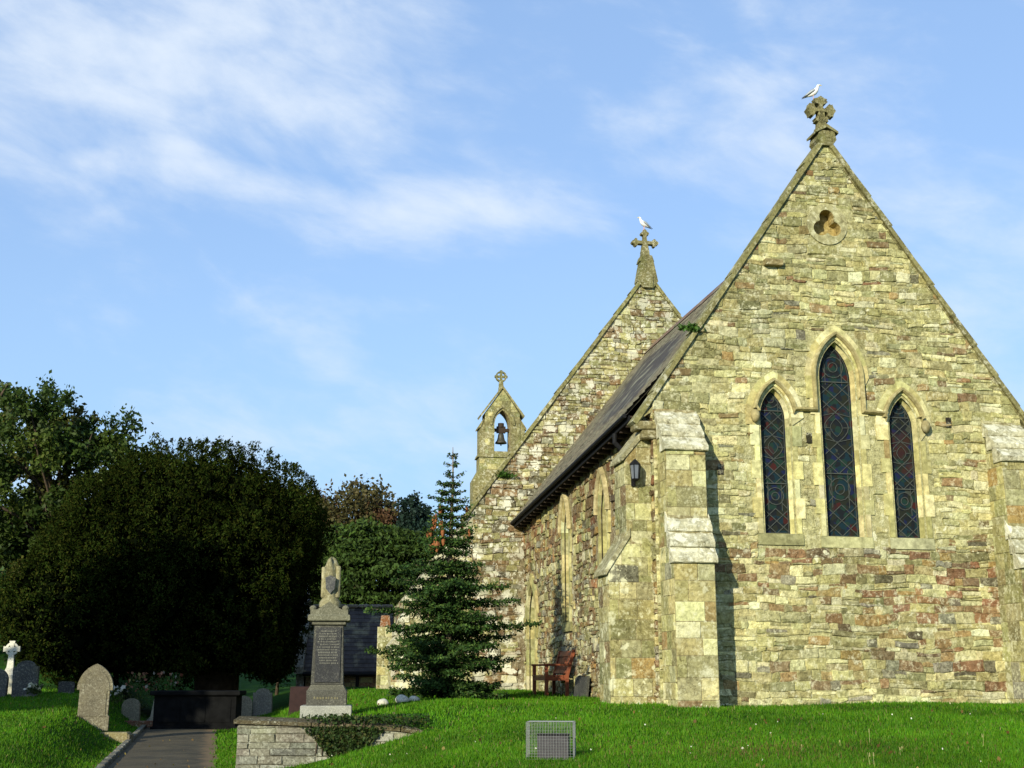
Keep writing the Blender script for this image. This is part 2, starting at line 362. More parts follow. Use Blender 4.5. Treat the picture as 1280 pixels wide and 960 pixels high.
# church yard path
def path_mat():
    m, t, b, P, _ = new_mat('worn_asphalt'); setb(b, 0.9, 0.2)
    c = MIX(t, RANGE(t, NOISE(t, P, 2.2, 6, 0.6), 0.35, 0.7), (0.062, 0.050, 0.030), (0.095, 0.076, 0.044))
    c = MIX(t, RANGE(t, NOISE(t, P, 60, 3, 0.7), 0.55, 0.75), c, (0.14, 0.125, 0.09))
    c = MIX(t, MATH(t, 'MULTIPLY', RANGE(t, NOISE(t, P, 0.9, 7, 0.7), 0.52, 0.60), 0.6), c, (0.036, 0.034, 0.022))
    a = t.nodes.new('ShaderNodeAttribute'); a.attribute_name = 'col'
    s = t.nodes.new('ShaderNodeSeparateColor'); L(t, a.outputs[0], s.inputs[0])
    e = RANGE(t, MATH(t, 'ADD', s.outputs[0], MATH(t, 'MULTIPLY', MATH(t, 'SUBTRACT', NOISE(t, P, 3, 5, 0.7), 0.5), 0.35)), 0.80, 0.93)
    c = MIX(t, e, c, (0.17, 0.115, 0.06))
    L(t, c, b.inputs['Base Color']); bump(t, b, NOISE(t, P, 70, 3, 0.7), 0.5, 0.01)
    return m
pv, pf, pc = [], [], []
ys = np.arange(4, 46, 0.3); cols_ = 9
for y in ys:
    for k in range(cols_):
        u = k / (cols_ - 1) * 2 - 1
        x = path_c(y) + u * PATH_HW * (1.0 + 0.03 * math.sin(y * 2.3 + k))
        pv.append((x, y, Hs(path_c(y), y) + 0.02 + 0.02 * (1 - u * u))); pc.append(((u + 1) / 2,) * 3)
for i in range(len(ys) - 1):
    for k in range(cols_ - 1): b0 = i * cols_ + k; pf.append((b0, b0 + 1, b0 + cols_ + 1, b0 + cols_))
mb = MB(); mb.v, mb.f, mb.c, mb.m = pv, pf, pc, [0] * len(pf)
tag(mb.build('path', path_mat(), smooth=True, fix=False), kind='structure')
mb = MB()                                                          # kerb along the left side of the path, stone by stone
y = 5.0
while y < 40:
    l = rng.uniform(0.55, 0.95); a = 0.236
    p0 = Vector((path_c(y) - PATH_HW - 0.05, y, Hs(path_c(y), y))); g = rng.uniform(0.12, 0.19)
    M = Matrix.Translation(p0) @ Matrix.Rotation(math.atan(a), 4, 'Z')
    mb.box(-0.055, 0.055, 0, l - 0.015, -0.1, 0.10, (g, g * 0.92, g * 0.7), M, ch=0.012); y += l * 0.973
tag(mb.build('kerb', M_RETAIN), kind='structure')

# ------------------------------------------------------------------ masonry
CREAM = [(0.61, 0.57, 0.29), (0.55, 0.505, 0.235), (0.65, 0.62, 0.37), (0.50, 0.455, 0.205)]
BUFF = [(0.41, 0.365, 0.15), (0.36, 0.315, 0.125), (0.39, 0.365, 0.185)]
OLIVE = [(0.29, 0.275, 0.115), (0.25, 0.24, 0.105), (0.21, 0.20, 0.085)]
GREY = [(0.20, 0.19, 0.14), (0.14, 0.135, 0.105), (0.25, 0.24, 0.19)]
BROWN = [(0.17, 0.092, 0.045), (0.13, 0.075, 0.042), (0.20, 0.115, 0.052)]
RED = [(0.22, 0.088, 0.042), (0.18, 0.072, 0.040), (0.25, 0.12, 0.052)]
OCHRE = [(0.36, 0.22, 0.07), (0.31, 0.20, 0.075)]
DARK = [(0.075, 0.062, 0.048), (0.05, 0.047, 0.042)]
def pick(w, r):
    fams = list(w.items()); tot = sum(v for _, v in fams); q = r.random() * tot
    for fam, v in fams:
        q -= v
        if q <= 0: break
    c = r.choice(globals()[fam]); k = r.uniform(0.84, 1.16)
    mean = [sum(v / tot * sum(q_[i] for q_ in globals()[f_]) / len(globals()[f_]) for f_, v in fams) for i in range(3)]
    c = [a_ * 0.78 + m_ * 0.22 for a_, m_ in zip(c, mean)]
    return tuple(min(0.75, v * k * r.uniform(0.96, 1.04)) for v in c)
def clip(poly, conv):
    out = poly
    for i in range(len(conv)):
        a, b = conv[i], conv[(i + 1) % len(conv)]; new = []
        side = lambda p: (b[0] - a[0]) * (p[1] - a[1]) - (b[1] - a[1]) * (p[0] - a[0])
        for j in range(len(out)):
            p, q = out[j], out[(j + 1) % len(out)]; sp_, sq = side(p), side(q)
            if sp_ >= 0: new.append(p)
            if sp_ * sq < 0: k = sp_ / (sp_ - sq); new.append((p[0] + (q[0] - p[0]) * k, p[1] + (q[1] - p[1]) * k))
        out = new
        if len(out) < 3: return []
    return out
def area(p): return 0.5 * sum(p[i][0] * p[(i + 1) % len(p)][1] - p[(i + 1) % len(p)][0] * p[i][1] for i in range(len(p)))
def stones(mb, fm, conv, hr, wr, pal, relief=(0.006, 0.03), gap=0.014, blocked=None, jit=0.012, wave=0.02, seed=1, r_split=0.16, bev=0.012):
    r = random.Random(seed)
    s0 = min(p[0] for p in conv); s1 = max(p[0] for p in conv); t0 = min(p[1] for p in conv); t1 = max(p[1] for p in conv)
    t = t0
    def wv(s, t): return wave * math.sin(s * 1.7 + t * 3.1 + seed) + wave * 0.6 * math.sin(s * 4.3 - t * 2.0)
    while t < t1:
        h = r.uniform(*hr) if r.random() < 0.75 else r.uniform(hr[0], (hr[0] + hr[1]) / 2); s = s0 - r.uniform(0, wr[0])
        while s < s1:
            w = r.uniform(*wr) * (0.6 + 0.4 * min(1, h / hr[1] + 0.3))
            cells = [(s, s + w, t, t + h)]
            if r.random() < r_split and h > hr[0] * 1.3:
                m = t + h * r.uniform(0.35, 0.65); cells = [(s, s + w, t, m), (s, s + w, m, t + h)]
            for a, b, c, d in cells:
                J = lambda: r.uniform(-jit, jit)
                q = [(a + J(), c + J()), ((a + b) / 2 + J(), c + J()), (b + J(), c + J()), (b + J() * 0.8, (c + d) / 2), (b + J(), d + J()), ((a + b) / 2 + J(), d + J()), (a + J(), d + J()), (a + J() * 0.8, (c + d) / 2)]
                q = [(x, z + wv(x, z)) for x, z in q]
                cx, cz = (a + b) / 2, (c + d) / 2
                if blocked and any(blocked(x, z) for x, z in q + [(cx, cz)]): continue
                q = clip(q, conv)
                if len(q) < 3 or area(q) < 0.0015: continue
                cx = sum(p[0] for p in q) / len(q); cz = sum(p[1] for p in q) / len(q)
                ww = max(p[0] for p in q) - min(p[0] for p in q); hh = max(p[1] for p in q) - min(p[1] for p in q)
                def shr(k): return [(cx + (x - cx) * max(0.3, 1 - k * 2 / max(ww, 0.03)), cz + (z - cz) * max(0.3, 1 - k * 2 / max(hh, 0.03))) for x, z in q]
                o, i = shr(gap / 2), shr(gap / 2 + bev)
                dp = r.uniform(*relief); tx, tz = r.uniform(-0.9, 0.9) * dp / max(ww, 0.05), r.uniform(-0.9, 0.9) * dp / max(hh, 0.05)
                n = len(q)
                vs_ = [fm(x, z, -0.02) for x, z in o] + [fm(x, z, dp * 0.7) for x, z in o] + [fm(x, z, dp + (x - cx) * tx + (z - cz) * tz) for x, z in i]
                fs_ = [tuple(range(2 * n, 3 * n))]
                for ring in (0, 1):
                    for e in range(n): fs_.append((ring * n + e, ring * n + (e + 1) % n, (ring + 1) * n + (e + 1) % n, (ring + 1) * n + e))
                wz = 1 + 0.42 * mnoise.noise(Vector((cx * 0.75 + seed, cz * 0.75, 0.3))) + 0.22 * mnoise.noise(Vector((cx * 2.1, cz * 2.1 + seed, 4.0)))   # bleached and darker areas of stone
                mb.add(vs_, fs_, tuple(min(0.74, max(0.02, v_ * wz)) for v_ in pick(pal(cx, cz), r)))
            s += w
        t += h
def holed(mb, fm, outer, holes, d, col):
    """flat polygon with holes (the mortar bed behind the stones)"""
    bm = bmesh.new(); ed = []
    for lp in [outer] + holes:
        vs_ = [bm.verts.new((p[0], p[1], 0)) for p in lp]
        for i in range(len(vs_)): ed.append(bm.edges.new((vs_[i], vs_[(i + 1) % len(vs_)])))
    bmesh.ops.triangle_fill(bm, use_beauty=True, use_dissolve=False, edges=ed, normal=(0, 0, 1))
    bm.verts.index_update()
    mb.add([fm(v.co.x, v.co.y, d) for v in bm.verts], [[v.index for v in f.verts] for f in bm.faces], col); bm.free()
def arch(cx, w, sill, spring, apex, e=0.0, n=9, low=None):
    """pointed-arch outline from bottom left, up, over and down to bottom right; e = offset outwards"""
    h = apex - spring; R = (w * w + h * h) / (2 * w)
    pts = [(cx - w - e, (sill if low is None else low))]
    cL = cx - w + R
    ang = math.acos(max(-1, min(1, (R - w) / (R + e))))
    for k in range(n + 1):
        a = math.pi - ang * k / n; pts.append((cL + (R + e) * math.cos(a), spring + (R + e) * math.sin(a)))
    right = [(2 * cx - x, z) for x, z in pts[:-1]][::-1]
    return pts + right
def in_arch(x, z, cx, w, sill, spring, apex, e):
    h = apex - spring; R = (w * w + h * h) / (2 * w)
    dx = abs(x - cx)
    if z < sill - e: return False
    if z <= spring: return dx < w + e
    return (dx + R - w) ** 2 + (z - spring) ** 2 < (R + e) ** 2

church = empty('church', (2.448, 21.0, 0), AL, 'weathered stone church with lancet windows, steep gables and a bellcote on the grass mound', 'church')
W, AX = 7.06, 3.53
LEN = 11.6
FG = lambda s, t, d: (s, -d, t)                    # east gable plane, d outwards
FS = lambda s, t, d: (-d, s, t)                    # south side wall plane (s runs away from the camera)
MORT = (0.40, 0.37, 0.18)
def wall_pts(base, eave, apex): return [(0, base), (W, base), (W, eave), (AX, apex), (0, eave)]
GA, GE, GB = 11.50, 6.32, 0.6
wins = [(2.255, 0.25, 4.01, 6.08, 6.58), (3.485, 0.32, 3.98, 6.86, 7.50), (4.715, 0.25, 3.98, 6.01, 6.51)]
lobes = [(3.47, 9.93), (3.345, 9.70), (3.60, 9.70)]; LR = 0.145
def trefoil(e=0.0, n=11):
    pts = []
    c0 = (3.472, 9.775)
    for k, (x, z) in enumerate([lobes[0], lobes[1], lobes[2]]):
        a0 = math.atan2(z - c0[1], x - c0[0])
        for j in range(n): a = a0 - 1.95 + 3.9 * j / (n - 1); pts.append((x + (LR + e) * math.cos(a), z + (LR + e) * math.sin(a)))
    return pts
def blocked_g(x, z):
    for w_ in wins:
        if in_arch(x, z, *w_, 0.12 if z < w_[3] else 0.23): return True
    for k in range(3):
        if z > 3.81 and z < wins[k][2] and abs(x - wins[k][0]) < wins[k][1] + 0.13: return True
    return math.hypot(x - 3.472, z - 9.785) < 0.36
def pal_g(s, t):
    p = dict(CREAM=0.40, BUFF=0.32, OLIVE=0.16, GREY=0.035, OCHRE=0.03, BROWN=0.022, RED=0.008, DARK=0.006)
    lowr = max(0, min(1, (s - 2.6) / 2.5)) * max(0, min(1, (4.3 - t) / 1.0)) * max(0, min(1, (t - 1.3) / 0.6))
    mid = max(0, min(1, 1 - abs(t - 3.4) / 0.9)) * max(0, min(1, (s - 0.8) / 1.0))
    p['RED'] += 0.14 * lowr + 0.08 * mid; p['BROWN'] += 0.22 * lowr + 0.18 * mid; p['OCHRE'] += 0.12 * lowr + 0.06 * mid; p['DARK'] += 0.08 * lowr + 0.05 * mid; p['GREY'] += 0.08 * lowr
    up = max(0, min(1, (t - 6.5) / 4.0)); p['OLIVE'] += 0.30 * up; p['BUFF'] += 0.10 * up; p['BROWN'] += 0.03 * up; p['CREAM'] *= (1 - 0.35 * up)
    ul = max(0, min(1, (1.9 - s) / 1.2)) * max(0, min(1, (t - 5.2) / 1)); p['BROWN'] += 0.10 * ul; p['OLIVE'] += 0.12 * ul
    return p
mb = MB(); mb.col = MORT
holed(mb, FG, wall_pts(GB, GE, GA), [arch(*w_, e=0.02)[::-1] for w_ in wins] + [trefoil(0.005)[::-1]], 0.0, MORT)
stones(mb, FG, wall_pts(GB, GE, GA), (0.065, 0.19), (0.12, 0.46), pal_g, (0.003, 0.030), 0.010, blocked_g, 0.021, 0.022, 3, 0.22, 0.016)
for s_, t_ in ((2.35, 8.95), (5.6, 6.1), (1.2, 5.1), (2.88, 5.72)):       # a projecting corbel stone; dark blocks paint the shade of put-log slots
    if t_ > 8: mb.box(s_ - 0.17, s_ + 0.17, -0.13, 0.02, t_ - 0.06, t_ + 0.06, (0.30, 0.24, 0.11), ch=0.01)
    else: mb.box(s_ - 0.05, s_ + 0.05, -0.034, 0.0, t_ - 0.09, t_ + 0.09, (0.03, 0.024, 0.02))
# left-over thickness of the wall: returns behind the face
mb.prism([(p[0], p[1]) for p in wall_pts(GB, GE - 0.03, GA - 0.05)], FG, -0.75, -0.72, MORT)
mb.build('gable_wall', M_GABLE, church)

def surround(cx, w, sill, spring, apex, fm, name, seed, jamb=0.20, head=0.29, rec=0.16, splay=0.06, proud=0.026, pal=None, sillh=0.20):
    r = random.Random(seed); pal = pal or dict(CREAM=0.5, BUFF=0.5, OCHRE=0.03)
    mb = MB(); n = 10
    inn, mid = arch(cx, w, sill, spring, apex, 0, n), arch(cx, w, sill, spring, apex, splay, n)
    # subdivide jambs into stones of differing length
    def dens(lst):
        zz = [sill]; 
        while zz[-1] < spring - 0.3: zz.append(zz[-1] + r.uniform(0.24, 0.4))
        zz = zz[:-1] if spring - zz[-1] < 0.12 else zz
        return zz
    zz = dens(inn)
    L1 = [(cx - w, z) for z in zz] + inn[1:-1] + [(cx + w, z) for z in zz[::-1]]
    L2 = [(cx - w - splay, z) for z in zz] + mid[1:-1] + [(cx + w + splay, z) for z in zz[::-1]]
    k = len(zz); m = len(L1)
    for i in range(m - 1):
        arc = k <= i + 1 and i < m - k
        seg = i if not arc else 100 + (i // 3)
        rr = random.Random(seed * 1000 + seg); c = pick(pal, rr)
        if arc:
            e0 = e1 = head
            O0, O1 = [(arch(cx, w, sill, spring, apex, e0, n)[1:-1])[min(max(q - k, 0), len(inn) - 3)] for q in (i, i + 1)]
            if i + 1 >= m - k: O1 = (cx + w + e0, spring)
            if i < k: O0 = (cx - w - e0, L1[i][1])
        else:
            jw = jamb + (0.03 if (i if i < k else m - 2 - i) % 2 else -0.05)
            sx = -1 if i < m / 2 else 1
            O0, O1 = (cx + sx * (w + jw), L1[i][1]), (cx + sx * (w + jw), L1[i + 1][1])
        A0, A1, B0, B1 = L1[i], L1[i + 1], L2[i], L2[i + 1]
        g = proud + rr.uniform(-0.006, 0.006)
        q = [fm(*A0, -rec), fm(*A1, -rec), fm(*B1, -0.03), fm(*B0, -0.03), fm(*B0, g), fm(*B1, g), fm(*O1, g), fm(*O0, g), fm(*O1, -0.02), fm(*O0, -0.02)]
        # chamfered reveal, a small fillet, flat face, outer return
        mb.add(q, [(0, 1, 2, 3), (3, 2, 5, 4), (4, 5, 6, 7), (7, 6, 8, 9), (4, 7, 9, 3), (5, 2, 8, 6)], c)
    sc_ = tuple(v * 0.72 for v in pick(pal, r))
    q = [(cx - w - 0.17, sill - sillh), (cx + w + 0.17, sill - sillh), (cx + w + 0.17, sill - 0.005), (cx - w - 0.17, sill - 0.005)]
    V_ = [fm(*p, -0.02) for p in q] + [fm(*p, proud + 0.006 if i < 2 else proud) for i, p in enumerate(q)]
    mb.add(V_, [(4, 5, 6, 7), (0, 1, 5, 4), (1, 2, 6, 5), (3, 0, 4, 7), (2, 3, 7, 6)], sc_)
    mb.add([fm(cx - w, sill, -rec), fm(cx + w, sill, -rec), fm(cx + w + 0.05, sill - 0.03, proud), fm(cx - w - 0.05, sill - 0.03, proud)], [(0, 1, 2, 3)], sc_)
    return mb
def window(parent, cx, w, sill, spring, apex, fm, seed, mat=M_DRESS, **kw):
    rec_ = kw.get('rec', 0.16)
    wo = surround(cx, w, sill, spring, apex, fm, 'window', seed, **kw).build('window', mat, parent, fix=True)
    g = MB(); g.add([fm(x, z, -rec_ + 0.005) for x, z in arch(cx, w + 0.004, sill, spring, apex)], [tuple(range(len(arch(cx, w, sill, spring, apex))))])
    g.build('glass', M_GLASS, wo)
    t = MB(); inside = lambda x, z: in_arch(x, z, cx, w, sill, spring, apex, -0.008)
    def bar(p, q, th=0.007, dd=0.022):
        steps = max(1, int(math.dist(p, q) / 0.03)); run = []
        pts = [(p[0] + (q[0] - p[0]) * i / steps + 0.004 * math.sin(9 * p[1] + 7 * cx), p[1] + (q[1] - p[1]) * i / steps + 0.004 * math.sin(11 * p[0] + p[1] * 5)) for i in range(steps + 1)]
        def flush(run):
            if len(run) < 2: return
            a, b = run[0], run[-1]; dx, dz = b[0] - a[0], b[1] - a[1]; l = math.hypot(dx, dz) or 1; nx_, nz_ = -dz / l * th, dx / l * th
            t.prism([(a[0] + nx_, a[1] + nz_), (b[0] + nx_, b[1] + nz_), (b[0] - nx_, b[1] - nz_), (a[0] - nx_, a[1] - nz_)], fm, -rec_ + 0.008, -rec_ + dd)
        for pt in pts:
            if inside(*pt): run.append(pt)
            else: flush(run); run = []
        flush(run)
    def poly(pts, th=0.006):
        for i in range(len(pts) - 1): bar(pts[i], pts[i + 1], th)
    # beaded border, saddle bars, alternating lozenge and roundel panels
    bd = arch(cx, w, sill, spring, apex, -0.035)
    poly([(bd[0][0], sill + 0.03)] + bd[1:-1] + [(bd[-1][0], sill + 0.03)] + [(bd[0][0], sill + 0.03)], 0.004)
    ph = w * 1.75; z = sill + 0.02; k = 0
    while z < apex - 0.1:
        z1 = z + ph
        if k % 3 == 2:
            bar((cx - w, z), (cx + w, z), 0.009, 0.035)
        if k % 4 == 3:                                                     # a vesica between little roundels
            for sg in (-1, 1):
                poly([(cx + sg * w * 0.72 * math.sin(math.pi * q_ / 8), z + ph * q_ / 8) for q_ in range(9)])
                poly([(cx + sg * w * 0.36 * math.sin(math.pi * q_ / 6), z + ph * (0.2 + 0.6 * q_ / 6)) for q_ in range(7)], 0.004)
                poly([(cx + sg * w, z + ph * 0.5), (cx + sg * w * 0.4, z + ph * rng.uniform(0.4, 0.6))]); poly([(cx + sg * w, z + ph * 0.15), (cx, z + ph * 0.02)]); poly([(cx + sg * w, z + ph * 0.85), (cx, z + ph * 0.98)])
        elif k % 2 == 0:
            poly([(cx - w, z), (cx + w, z1)]); poly([(cx + w, z), (cx - w, z1)])
            poly([(cx, z), (cx + w, (z + z1) / 2), (cx, z1), (cx - w, (z + z1) / 2), (cx, z)])
        else:
            rr = w * 0.62
            for rad in (rr, rr * 0.45): poly([(cx + rad * math.cos(a * math.pi / 6), (z + z1) / 2 + rad * math.sin(a * math.pi / 6)) for a in range(13)])
            for a in range(4):
                an = a * math.pi / 2 + math.pi / 4; poly([(cx + rr * math.cos(an), (z + z1) / 2 + rr * math.sin(an)), (cx + 3 * rr * math.cos(an), (z + z1) / 2 + 3 * rr * math.sin(an))])
            for sgn in (-1, 1): poly([(cx + sgn * w * 0.5, z - ph * 0.1), (cx + sgn * w * 0.5, z1 + ph * 0.1)], 0.004)
        z = z1; k += 1
    t.build('leading', M_LEAD, wo, fix=False)
    return wo
for i, w_ in enumerate(wins): window(church, *w_, FG, 21 + i)

# hood mould: one moulded string stepping over the three lancets
def sweep(mb, path, fm, prof, col, close_ends=True):
    """prof: (along outward-normal in plane, depth) loop; path 2D"""
    n = len(path); k = len(prof); vs_ = []
    for i, p in enumerate(path):
        a = path[max(i - 1, 0)]; b = path[min(i + 1, n - 1)]
        d1 = Vector((p[0] - a[0], p[1] - a[1])); d2 = Vector((b[0] - p[0], b[1] - p[1]))
        if d1.length < 1e-6: d1 = d2
        if d2.length < 1e-6: d2 = d1
        d1.normalize(); d2.normalize(); n1 = Vector((-d1.y, d1.x)); n2 = Vector((-d2.y, d2.x)); m = (n1 + n2)
        m = m.normalized() / max(0.5, m.normalized().dot(n1))
        for u, d in prof: vs_.append(fm(p[0] + m.x * u, p[1] + m.y * u, d))
    fs_ = []
    for i in range(n - 1):
        for j in range(k): fs_.append((i * k + j, i * k + (j + 1) % k, (i + 1) * k + (j + 1) % k, (i + 1) * k + j))
    fs_ += [tuple(range(k)), tuple(range((n - 1) * k, n * k))]
    mb.add(vs_, fs_, col)
hp = []
for i, (cx, w, si, spg, apx) in enumerate(wins):
    pts = arch(cx, w, si, spg, apx, 0.10, 12, low=6.20 if i == 1 else 6.16)
    if i == 0: pts = [(pts[0][0], 6.10)] + pts[1:-1] + [(pts[-1][0], 6.20)] if False else [q for q in pts if q[1] >= 6.09]
    if i == 0: pts = pts[:-1] + [(cx + w + 0.10 + 0.02, 6.20)] if pts[-1][1] < 6.2 else pts + [(cx + w + 0.12, 6.2)]
    if i == 2: pts = [(cx - w - 0.12, 6.18)] + [q for q in pts if q[1] >= 6.02][1:]
    hp += pts
hm = MB(); sweep(hm, hp, FG, [(0.0, 0.02), (0.0, 0.065), (0.025, 0.11), (0.055, 0.115), (0.08, 0.02)], (0.33, 0.28, 0.13))
ho = hm.build('hood_mould', M_DRESS, church, fix=True)
for sx, sz in ((hp[0][0] - 0.045, 6.10), (hp[-1][0] + 0.045, 6.02)):
    st = MB(); st.lathe([(0.015, -0.13), (0.06, -0.09), (0.085, -0.02), (0.075, 0.05), (0.04, 0.10)], (sx, -0.09, sz - 0.02), 10, (0.30, 0.25, 0.12)); st.build('label_stop', M_DRESS, ho, True)

# trefoil light
tf = MB(); tp = trefoil(0.0); n = len(tp); c = (0.40, 0.30, 0.11)
q = [FG(x, z, 0.027) for x, z in tp] + [FG(x, z, -0.22) for x, z in tp]
tf.add(q, [(i, (i + 1) % n, n + (i + 1) % n, n + i) for i in range(n)] + [tuple(range(n, 2 * n))], c)
ring_ = [(3.472 + 0.40 * math.cos(2 * math.pi * k_ / 28), 9.785 + 0.40 * math.sin(2 * math.pi * k_ / 28)) for k_ in range(28)]
holed(tf, FG, ring_, [tp[::-1]], 0.028, (0.36, 0.33, 0.17))
tf.add([FG(x, z, d) for d in (0.028, -0.02) for x, z in ring_], [(i, (i + 1) % 28, 28 + (i + 1) % 28, 28 + i) for i in range(28)], (0.36, 0.33, 0.17))
tf.build('trefoil_opening', M_ASH, church)

# ---- south side wall of the chancel
swins = [(3.35, 0.25, 2.75, 4.75, 5.36), (6.65, 0.25, 2.75, 4.75, 5.36)]
DOOR = (10.55, 0.42, 1.0, 3.0, 3.78)
def blocked_s(x, z):
    return any(in_arch(x, z, *w_, 0.23 if z < w_[3] else 0.24) for w_ in swins + [DOOR])
def pal_s(s, t):
    p = dict(BROWN=0.38, RED=0.06, OCHRE=0.11, BUFF=0.24, CREAM=0.10, OLIVE=0.14, GREY=0.05, DARK=0.03)
    hi = max(0, min(1, (t - 3.8) / 1.5)); p['RED'] += 0.07 * hi; p['BROWN'] += 0.10 * hi
    lo = max(0, min(1, (3.5 - t) / 2)); p['CREAM'] += 0.14 * lo; p['GREY'] += 0.06 * lo
    return p
SP = [(0.0, GB), (LEN, GB), (LEN, 5.48), (0.0, 6.10)]
mb = MB(); holed(mb, FS, SP, [arch(*w_, e=0.02)[::-1] for w_ in swins + [DOOR]], 0.0, (0.26, 0.2, 0.11))
stones(mb, FS, SP, (0.08, 0.22), (0.14, 0.42), pal_s, (0.006, 0.05), 0.016, blocked_s, 0.022, 0.025, 8, 0.2, 0.016)
mb.build('side_wall', M_SIDE, church)
mb = MB(); FN = lambda s, t, d: (W + d, s, t)
holed(mb, FN, SP, [], 0.0, (0.26, 0.2, 0.11)); stones(mb, FN, SP, (0.12, 0.3), (0.25, 0.6), pal_s, (0.008, 0.03), 0.018, None, 0.014, 0.02, 9)
mb.build('side_wall', M_SIDE, church)
for i, w_ in enumerate(swins):
    wo = window(church, *w_, FS, 41 + i, jamb=0.17, head=0.2, rec=0.26, proud=0.05, pal=dict(CREAM=0.15, BUFF=0.5, OLIVE=0.4))
    h = MB(); sweep(h, [q for q in arch(*w_, 0.14, 10) if q[1] >= 4.73], FS, [(0.0, 0.03), (0.0, 0.08), (0.03, 0.12), (0.07, 0.12), (0.09, 0.03)], (0.36, 0.30, 0.15)); h.build('hood_mould', M_DRESS, wo)
dm = surround(*DOOR, FS, 'doorway', 51, jamb=0.2, head=0.3, rec=0.3, proud=0.06, pal=dict(CREAM=0.2, BUFF=0.5, OLIVE=0.3)).build('doorway', M_DRESS, church)
d_ = MB(); d_.prism(arch(*DOOR, e=0.01), FS, -0.34, -0.29); d_.build('door', M_DARKWOOD, dm)

# ---- buttresses
PAL_B = lambda s, t: dict(BUFF=0.45, OLIVE=0.34, CREAM=0.22, GREY=0.07, BROWN=0.03, OCHRE=0.06)
def buttress(frame, wid, stages, base, seed, mat=M_ASH, name='buttress', nslab=3, pal=PAL_B):
    """frame(a,o,z)->xyz : a across, o outwards. stages: (z_bottom_of_weathering, z_top_of_weathering, projection)"""
    mb = MB(); low = base; up = [st for st in stages]
    faces = []
    for (zb, zt, p), pin_ in zip(stages, [q_[2] for q_ in stages[1:]] + [0.012]):
        prof = [(0, low), (p, low), (p, zb), (pin_, zt), (0, zt)]
        mb.add([frame(a, o, z) for a in (0.0, wid) for o, z in prof], [(0, 1, 2, 3, 4), (5, 6, 7, 8, 9), (0, 1, 6, 5), (1, 2, 7, 6), (2, 3, 8, 7), (3, 4, 9, 8)], (0.26, 0.22, 0.11))
        stones(mb, lambda s, t, d: frame(s, p + d, t), [(0, low), (wid, low), (wid, zb), (0, zb)], (0.26, 0.36), (0.3, 0.62), pal, (0.003, 0.010), 0.012, None, 0.004, 0.0, seed, 0.0, 0.008)
        sl = [(0.0, low), (p, low), (p, zb), (pin_, zt), (0.0, zt)]
        stones(mb, lambda s, t, d: frame(-d, s, t), sl, (0.26, 0.36), (0.25, 0.5), pal, (0.003, 0.010), 0.012, None, 0.004, 0.0, seed + 1, 0.0, 0.008)
        stones(mb, lambda s, t, d: frame(wid + d, s, t), sl, (0.26, 0.36), (0.25, 0.5), pal, (0.003, 0.010), 0.012, None, 0.004, 0.0, seed + 2, 0.0, 0.008)
        low = zb - 0.05
    bo = mb.build(name, mat, church)
    inner = [s[2] for s in stages[1:]] + [0.0]
    for (zb, zt, p), pin in zip(stages, inner):
        ws = MB()
        for i in range(nslab):
            o0 = pin + (p - pin) * i / nslab; o1 = pin + (p + 0.05 - pin) * (i + 1) / nslab + 0.02
            z0 = zt + (zb - zt) * i / nslab; z1 = zt + (zb - zt) * (i + 1) / nslab
            g = rng.uniform(0.85, 1.1); col = (0.48 * g, 0.45 * g, 0.30 * g) if nslab > 1 else (0.33 * g, 0.30 * g, 0.17 * g)
            pr = [(o0 - 0.06, z0 + 0.05), (o1, z1 + 0.055), (o1, z1 - 0.02), (o1 - 0.02, z1 - 0.035), (o0 - 0.06, (z1 if nslab > 1 else z0 - 0.06) - 0.035)]
            n = len(pr); na = 9; aa = [-0.035 + (wid + 0.07 + 0.004 * i) * q_ / (na - 1) for q_ in range(na)]
            jz = [[(rng.uniform(-0.010, 0.006), rng.uniform(-0.009, 0.006)) for _ in pr] for _ in aa]
            ws.add([frame(a, o + (jo if e_ in (1, 2) else 0), z + (jv if e_ < 3 else 0)) for a, jj in zip(aa, jz) for e_, ((o, z), (jo, jv)) in enumerate(zip(pr, jj))],
                   [tuple(range(n)), tuple(range((na - 1) * n, na * n))] + [(q_ * n + j, q_ * n + (j + 1) % n, q_ * n + n + (j + 1) % n, q_ * n + n + j) for q_ in range(na - 1) for j in range(n)], col)
        ws.build('weathering', M_SLAB if nslab > 1 else mat, bo)
    return bo
ST_E = [(3.44, 4.24, 0.76), (5.36, 6.14, 0.50)]
buttress(lambda a, o, z: (0.06 + a, -o, z), 0.70, ST_E, GB, 60)
buttress(lambda a, o, z: (6.30 + a, -o, z), 0.70, ST_E, GB, 63)
buttress(lambda a, o, z: (-o, 0.15 + a, z), 0.70, [(3.30, 4.02, 0.80), (5.26, 6.0, 0.47)], GB, 66, M_ASHW, nslab=1)
buttress(lambda a, o, z: (W + o, 0.15 + a, z), 0.70, [(3.30, 4.02, 0.80), (5.26, 6.0, 0.47)], GB, 69, M_ASH, nslab=1)

